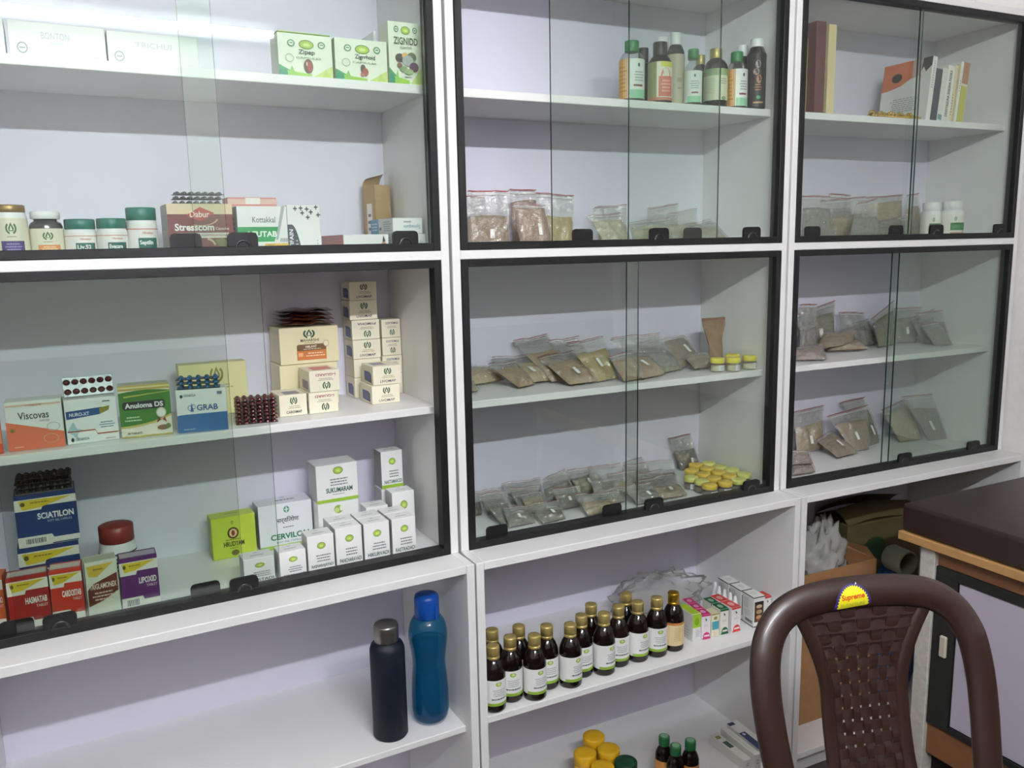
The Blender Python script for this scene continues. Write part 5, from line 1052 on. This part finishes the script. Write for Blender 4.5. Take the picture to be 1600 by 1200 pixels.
for i in range(64):
    row = i % 3; o = bpy.data.objects.new('bead', bme); C.objects.link(o); o.parent = t
    o.location = (L*(.02+.96*(i//3)/21-.5), -.004-.006*(row == 0)+.004*row+rb_.uniform(-.002, .002), .0055+(.008+.003*math.sin(i*.5) if row == 1 else 0))
m = MB(); m.ball((L*.5-.004, -.009, .006), .005, M((150, 50, 44), .4), 10, 6, 1.3); m.build('tassel', t)

# ---------------------------------------------------------------- clear bag behind the syrup bottles
(ax, ay, az), (bx, by, bz) = G['bag']
def crumple(name, label, loc, sx, sy, sz, mat, seed, cat='bag', amp=.16, parent=None):
    r = random.Random(seed); ph = [r.uniform(0, 6.28) for _ in range(9)]; m = MB(); vs = []; fs = []; nu, nv = 40, 22
    for j in range(nv+1):
        e = PI*j/nv-PI/2
        for i in range(nu):
            a = 2*PI*i/nu; k = 1+amp*(math.sin(5*a+ph[0]+3*e)*.6+math.sin(9*a+ph[1]-7*e)*.45+math.sin(13*e+ph[2]+4*a)*.45+math.sin(17*a+ph[3]+11*e)*.3)
            zz = math.sin(e)*k; zz = max(zz, -.7)
            vs.append((sx*k*math.cos(e)*math.cos(a), sy*k*math.cos(e)*math.sin(a), sz*(zz+.7)))
    for j in range(nv):
        for i in range(nu): fs.append((j*nu+i, j*nu+(i+1) % nu, (j+1)*nu+(i+1) % nu, (j+1)*nu+i))
    m.add(vs, fs, mat, True); return tag(m.build(name, None, loc), label, cat)
crumple('plastic_bag', 'empty clear plastic bag lying behind the syrup bottles', (.70, .20, -1.0298), .150, .075, .058, CLEARBAG, 3)

# ---------------------------------------------------------------- open bay of the right cabinet
KB = M((164, 120, 80), .75, bump=.1, scale=40, var=.06)
o3 = lambda x, y, z: Vector(to_world(3, x, y, z)); R3 = rot_of(3)
t = thing('cardboard_box', 'open brown cardboard box stuffed with plastic bags under the right cabinet', 'box', o3(1.185, .15, -1.4245), R3); w_, d, h, th = .39, .24, .474, .004
m = MB(); m.box(-w_/2, -d/2, 0, w_/2, d/2, th, KB); m.box(-w_/2, -d/2, th, w_/2, -d/2+th, h, KB); m.box(-w_/2, d/2-th, th, w_/2, d/2, h, KB); m.box(-w_/2, -d/2+th, th, -w_/2+th, d/2-th, h, KB); m.box(w_/2-th, -d/2+th, th, w_/2, d/2-th, h, KB); m.build('body', t)
m = MB(); m.add([(w_/2-th, -d/2, h), (w_/2, d/2-.02, h), (w_/2+.01, d/2-.03, h+.004), (w_/2-.01, -d/2+.03, h+.03)], [(0, 1, 2, 3)], KB); m.build('flap', t)
crumple('plastic_bag', 'milky crumpled plastic bag with bubbles sticking out of the cardboard box', o3(1.25, .12, -1.05), .072, .05, .12, film('milky_film', (.9, .9, .9), .42, .15, .9, 40), 5, amp=.22)
crumple('plastic_bag', 'greyish green plastic bag at the left inside the cardboard box', o3(1.09, .105, -1.06), .065, .038, .085, film('grey_film', (.7, .74, .72), .45, .2, .9, 40, diff=(150, 158, 148)), 8, amp=.2)
crumple('plastic_bag', 'pink plastic bag poking out behind the grey green one in the box', o3(1.09, .205, -1.03), .07, .035, .10, M((170, 84, 110), .4, bump=.5), 9, amp=.15)
m = MB(); m.grid(lambda u, v: (.05*(u-.5), .07*(v-.5), .012*math.sin(5*u)+.03*u), 8, 6, M((228, 228, 226), .5)); tag(m.build('paper_sheet', None, o3(1.338, .215, -.98), .0), 'crumpled white sheet at the right edge of the cardboard box', 'paper')
# olive carton at the back
OL = M((92, 82, 52), .7, bump=.1, scale=40, var=.08)
t = thing('cardboard_box', 'olive cardboard box with bent flaps at the back of the open bay', 'box', o3(1.56, .225, -1.4245), R3-.05); w_, d, h = .32, .15, .565
m = MB(); m.cbox(-w_/2, -d/2, 0, w_/2, d/2, h-.03, OL, .003); A = Art(m, face(w_, d, h, 'F')); A.ell(.36, .78, .15, .075, (40, 66, 40)); m.build('body', t)
m = MB()
for y0, y1, z1, y2 in ((-d/2, -d/2+.05, .035, -.01), (d/2, d/2-.05, .05, .01)):
    m.grid(lambda u, v: (-w_/2+w_*u, y0+(y2-y0)*v, h-.03+z1*math.sin(v*1.5)+.012*math.sin(4*u)), 10, 5, OL)
m.build('flap', t)
# roll and blue bundle
t = thing('tape_roll', 'hollow grey green roll lying on end beside the cardboard box', 'roll', o3(1.428, -.012, -.950), R3)
m = MB(); pr_ = [(.032, -.035), (.037, -.035), (.039, -.031), (.039, .031), (.037, .035), (.032, .035)]
m.lathe(pr_+[(.032, -.035)], M((120, 124, 106), .6, bump=.1), 36); m.build('core', t)
t.rotation_euler = (PI/2, 0, -.12)
crumple('cloth_bundle', 'bright blue bundle lying under the grey green roll beside the couch', o3(1.50, .06, -1.4245), .085, .06, .265, M((24, 84, 150), .6, bump=.4, scale=60), 14, 'cloth', amp=.08)

# ---------------------------------------------------------------- examination couch
XC = 1.222
t = thing('examination_couch', 'examination couch with dark brown padded top at the right side', 'couch', (XC, -.175, FLOOR)); zf = FLOOR
W_, L_ = .66, 1.86
REX = M((46, 31, 29), .42, bump=.25, scale=220, spec=.5); 
def pad(b, x0, y0, z0, x1, y1, z1, mat, n=5):
    """slab with rounded edges"""
    m = MB(); vs = []; fs = []; pr = [(x0+b, y0+b), (x1-b, y0+b), (x1-b, y1-b), (x0+b, y1-b)]
    loops = []
    for i in range(2*n+2):
        a = -PI/2+PI*(i if i <= n else i-1)/(2*n); zc = z0+b if i <= n else z1-b
        rr = b*math.cos(a); zz = zc+b*math.sin(a); lp = []
        for k, (cx, cy) in enumerate(pr):
            for s_ in range(n+1):
                th_ = PI+PI/2*k+PI/2*s_/n; lp.append((cx+rr*math.cos(th_), cy+rr*math.sin(th_), zz))
        loops.append(lp)
    N = len(loops[0]); vs = [q for lp in loops for q in lp]
    for i in range(len(loops)-1):
        for k in range(N): fs.append((i*N+k, i*N+(k+1) % N, (i+1)*N+(k+1) % N, (i+1)*N+k))
    fs.append(list(range(N))[::-1]); fs.append([len(vs)-N+k for k in range(N)]); m.add(vs, fs, mat, True)
    return m
pad(.012, .004, -L_, -.772-zf, W_, 0, -.694-zf, REX).build('mattress', t)
WOOD = M((190, 146, 92), .5, bump=.1, scale=8, var=.22)
m = MB(); m.cbox(0, -L_, -.797-zf, W_, .004, -.773-zf, WOOD, .002); m.build('bed_board', t)
LEGW = M((206, 202, 192), .6, bump=.3, scale=60, var=.12); LAMB = M((138, 92, 62), .45, bump=.05, var=.1, scale=20); PURP = M((198, 190, 206), .5, bump=.03); BLK = M((34, 36, 34), .45)
for x0 in (.016, W_-.06):
    for y0 in (-.100, -1.75):
        m = MB(); m.cbox(x0, y0, 0, x0+.044, y0+.044, -.797-zf, LEGW, .002); m.build('leg', t)
m = MB(); m.cbox(.030, -1.75, -.842-zf, .045, -.1003, -.7975-zf, LAMB, .001); m.cbox(.030, -1.75, -1.385-zf, .045, -.1003, -1.292-zf, LAMB, .001); m.cbox(.05, -1.74, -1.40-zf, W_-.02, -.1, -1.385-zf, LAMB, .001); m.build('side_panel', t)
m = MB(); m.cbox(.022, -1.0, -.868-zf, .044, -.102, -.8425-zf, BLK, .001); m.cbox(.022, -.165, -1.2915-zf, .044, -.102, -.868-zf, BLK, .001); m.cbox(.022, -1.0, -1.2915-zf, .044, -.165, -1.275-zf, BLK, .001); m.build('door_frame', t)
dr = MB(); dr.cbox(.026, -.62, -1.272-zf, .04, -.168, -.871-zf, PURP, .001); dd = dr.build('door', t)
m = MB(); m.cbox(.012, -.236, -1.092-zf, .026, -.208, -1.03-zf, M((206, 198, 180), .4), .003); m.build('latch', dd)
m = MB(); m.cbox(.012, -.150, -1.085-zf, .0222, -.130, -1.025-zf, M((206, 198, 180), .4), .003); m.build('latch_keeper', t)

# ---------------------------------------------------------------- plastic chair
PSI, LEAN = -.3, .32
P0 = Vector((.5267, -.6807, -.5767)); AX = Vector((math.cos(PSI), math.sin(PSI), 0)); N0 = Vector((-math.sin(PSI), math.cos(PSI), 0)); BX = Vector((0, 0, 1))*math.cos(LEAN)+N0*math.sin(LEAN); NN = AX.cross(BX)   # NN faces the sitter
P0 = P0+AX*(-.035)
base = Vector((P0.x, P0.y, FLOOR))+(-N0)*.30
CH = M((45, 29, 23), .34, bump=.06, scale=200, coat=.1)
t = thing('plastic_chair', 'dark brown moulded plastic chair with woven back and yellow sticker', 'chair', base)
def cp(a, b, n=0): return P0+AX*a+BX*b+NN*n-base
ctr = [(-.186, -.52), (-.188, -.44), (-.191, -.36), (-.196, -.31), (-.2015, -.26), (-.2050, -.20), (-.2035, -.155), (-.197, -.115), (-.181, -.080), (-.157, -.056), (-.126, -.041), (-.088, -.033), (-.045, -.029), (0, -.028)]
full = ctr+[(-a, b) for a, b in ctr[::-1][1:]]
def smooth(P, k=2):
    for _ in range(k):
        Q = [P[0]]
        for i in range(len(P)-1):
            p, q = P[i], P[i+1]; Q += [tuple(p[j]*.75+q[j]*.25 for j in range(len(p))), tuple(p[j]*.25+q[j]*.75 for j in range(len(p)))]
        P = Q+[P[-1]]
    return P
fp = smooth(full, 2)
m = MB(); m.sweep([cp(a, b, -.010*(1-min(1, max(0, -b)/.12))) for a, b in fp], lambda s: .0255+.003*math.cos((s-.5)*PI), .017, NN, CH, 16); m.build('back_frame', t)
# woven panel
def hw(b): return .062+.05*max(0, min(1, (b+.20)/.14))**1.6+.018*max(0, min(1, (-b-.34)/.2))
def bow(b): return -.006-.040*math.sin(PI*max(0, min(1, (-b-.05)/.5)))
m = MB(); th = .0011
def ribbon(path, wid, mat, wdir):
    """flat strip: path of points, half width vector"""
    vs = []; fs = []; n = len(path)
    for i, q in enumerate(path):
        wv = wdir(i)*wid
        for s1, s2 in ((-1, -1), (1, -1), (1, 1), (-1, 1)): vs.append(q+wv*s1+NN*(th*s2))
    for i in range(n-1):
        for k in range(4): fs.append((4*i+k, 4*i+(k+1) % 4, 4*i+4+(k+1) % 4, 4*i+4+k))
    fs += [(3, 2, 1, 0), (4*n-4, 4*n-3, 4*n-2, 4*n-1)]; m.add(vs, fs, mat, False)
NCOL = 7; PITCH = .0222; rowsb = [-.066-PITCH*k for k in range(22)]
for i in range(NCOL):
    f_ = (i+.5)/NCOL*2-1; path = []
    for k in range(89):
        b = -.052-PITCH*.25*k; ph_ = (b+.066)/PITCH
        path.append(cp(f_*hw(b), b, bow(b)+.0013*math.cos(PI*(ph_+i))))
    ribbon(path, 1, CH, lambda k_, i=i: AX*(hw(-.052-PITCH*.25*k_)/NCOL*(.74 if -.052-PITCH*.25*k_ < -.13 else .90)))
for j, b in enumerate(rowsb):
    path = []
    for k in range(NCOL*6+1):
        f_ = k/(NCOL*6)*2-1; ii = k/6-.5; path.append(cp(f_*hw(b), b, bow(b)-.0013*math.cos(PI*(j+ii))))
    ribbon(path, 1, CH, lambda k_, b=b: BX*(PITCH/2*(.76 if b < -.13 else .92)))
m.build('woven_panel', t)
m = MB()
for s_ in (-1, 1):
    path = []
    for k in range(40):
        b = -.045-.0125*k; path.append((s_*(hw(b)+.010), b, bow(b)))
    m.sweep([cp(*q) for q in path], .0135, .0065, NN, CH, 10)
m.build('back_rail', t)
# filler web between panel and arch
m = MB(); m.grid(lambda u, v: cp((2*u-1)*(hw(-.07)+.02-.03*v), -.075+.05*v, bow(-.07)*(1-v)-.004), 16, 3, CH); m.grid(lambda u, v: cp((1-2*u)*(hw(-.07)+.02-.03*v), -.075+.05*v, bow(-.07)*(1-v)-.007), 16, 3, CH)
m.build('top_web', t)
# sticker: yellow half sun on a dark blue rim
m = MB(); sx, sy = -.027, -.0515
def stk(u, v, e):
    a = -.064+.030+u*.058-.029+0; b_ = -.0535+v*.040; q = (b_+.027)/.0285
    return cp(a+.007+.006*(0), b_+.0045*(u-.5), .0172*math.sqrt(max(0, 1-min(1, q*q)))-.010*(1-min(1, max(0, -b_)/.12))+.0004+e*.00025)
A = Art(m, stk, .35)
A.dome(.5, -.06, .62, 1.12, (52, 40, 110)); A.dome(.5, .02, .50, .90, (232, 222, 40))
for k in range(22):
    a0, a1 = PI*k/22, PI*(k+1)/22; am = (a0+a1)/2; A.poly([(.5+.49*math.cos(a0), .02+.89*math.sin(a0)), (.5+.545*math.cos(am), .02+.975*math.sin(am)), (.5+.49*math.cos(a1), .02+.89*math.sin(a1))], (232, 222, 40)); A.e -= 1
A.e += 1
A.text('Supreme', .12, .30, .88, .62, (206, 70, 34), .03); A.text('FURNITURE', .1, .08, .9, .22, (186, 190, 60), .01); A.poly([(.62, .98), (.68, 1.0), (.67, 1.08)], (236, 236, 236))
m.build('sticker', t)
# seat and legs
m = MB(); ST = 0.43
def seat(u, v, dz): return AX*((u-.5)*(.44-.03*v))+(-N0)*(-.20+.42*v-.06)*1.0+Vector((0, 0, ST-.018*math.sin(PI*u)*math.sin(PI*min(1, v*1.1))-.03*max(0, v-.85)/.15-dz))
m.grid(lambda u, v: seat(u, v, 0), 14, 14, CH); m.grid(lambda u, v: seat(1-u, v, .012), 14, 14, CH)
rim = [seat(u, 0, .006) for u in [k/10 for k in range(11)]]+[seat(1, v, .006) for v in [k/10 for k in range(1, 11)]]+[seat(1-k/10, 1, .006) for k in range(1, 11)]+[seat(0, 1-k/10, .006) for k in range(1, 10)]
m.sweep(rim, .009, .012, (0, 0, 1), CH, 8, closed=True); m.build('seat', t)
for sx_ in (-1, 1):
    q = cp(sx_*.186, -.52); m = MB(); m.sweep([q, q*.5+(AX*sx_*.20+N0*.22+Vector((0, 0, ST)))*.5, AX*sx_*.215+N0*.235+Vector((0, 0, ST-.06)), AX*sx_*.225+N0*.27+Vector((0, 0, .2)), AX*sx_*.235+N0*.31+Vector((0, 0, .001))], .024, .018, N0, CH, 10); m.build('leg', t)
    m = MB(); m.sweep([AX*sx_*.185-N0*.14+Vector((0, 0, ST-.01)), AX*sx_*.205-N0*.17+Vector((0, 0, .2)), AX*sx_*.215-N0*.19+Vector((0, 0, .001))], .024, .018, N0, CH, 10); m.build('leg', t)
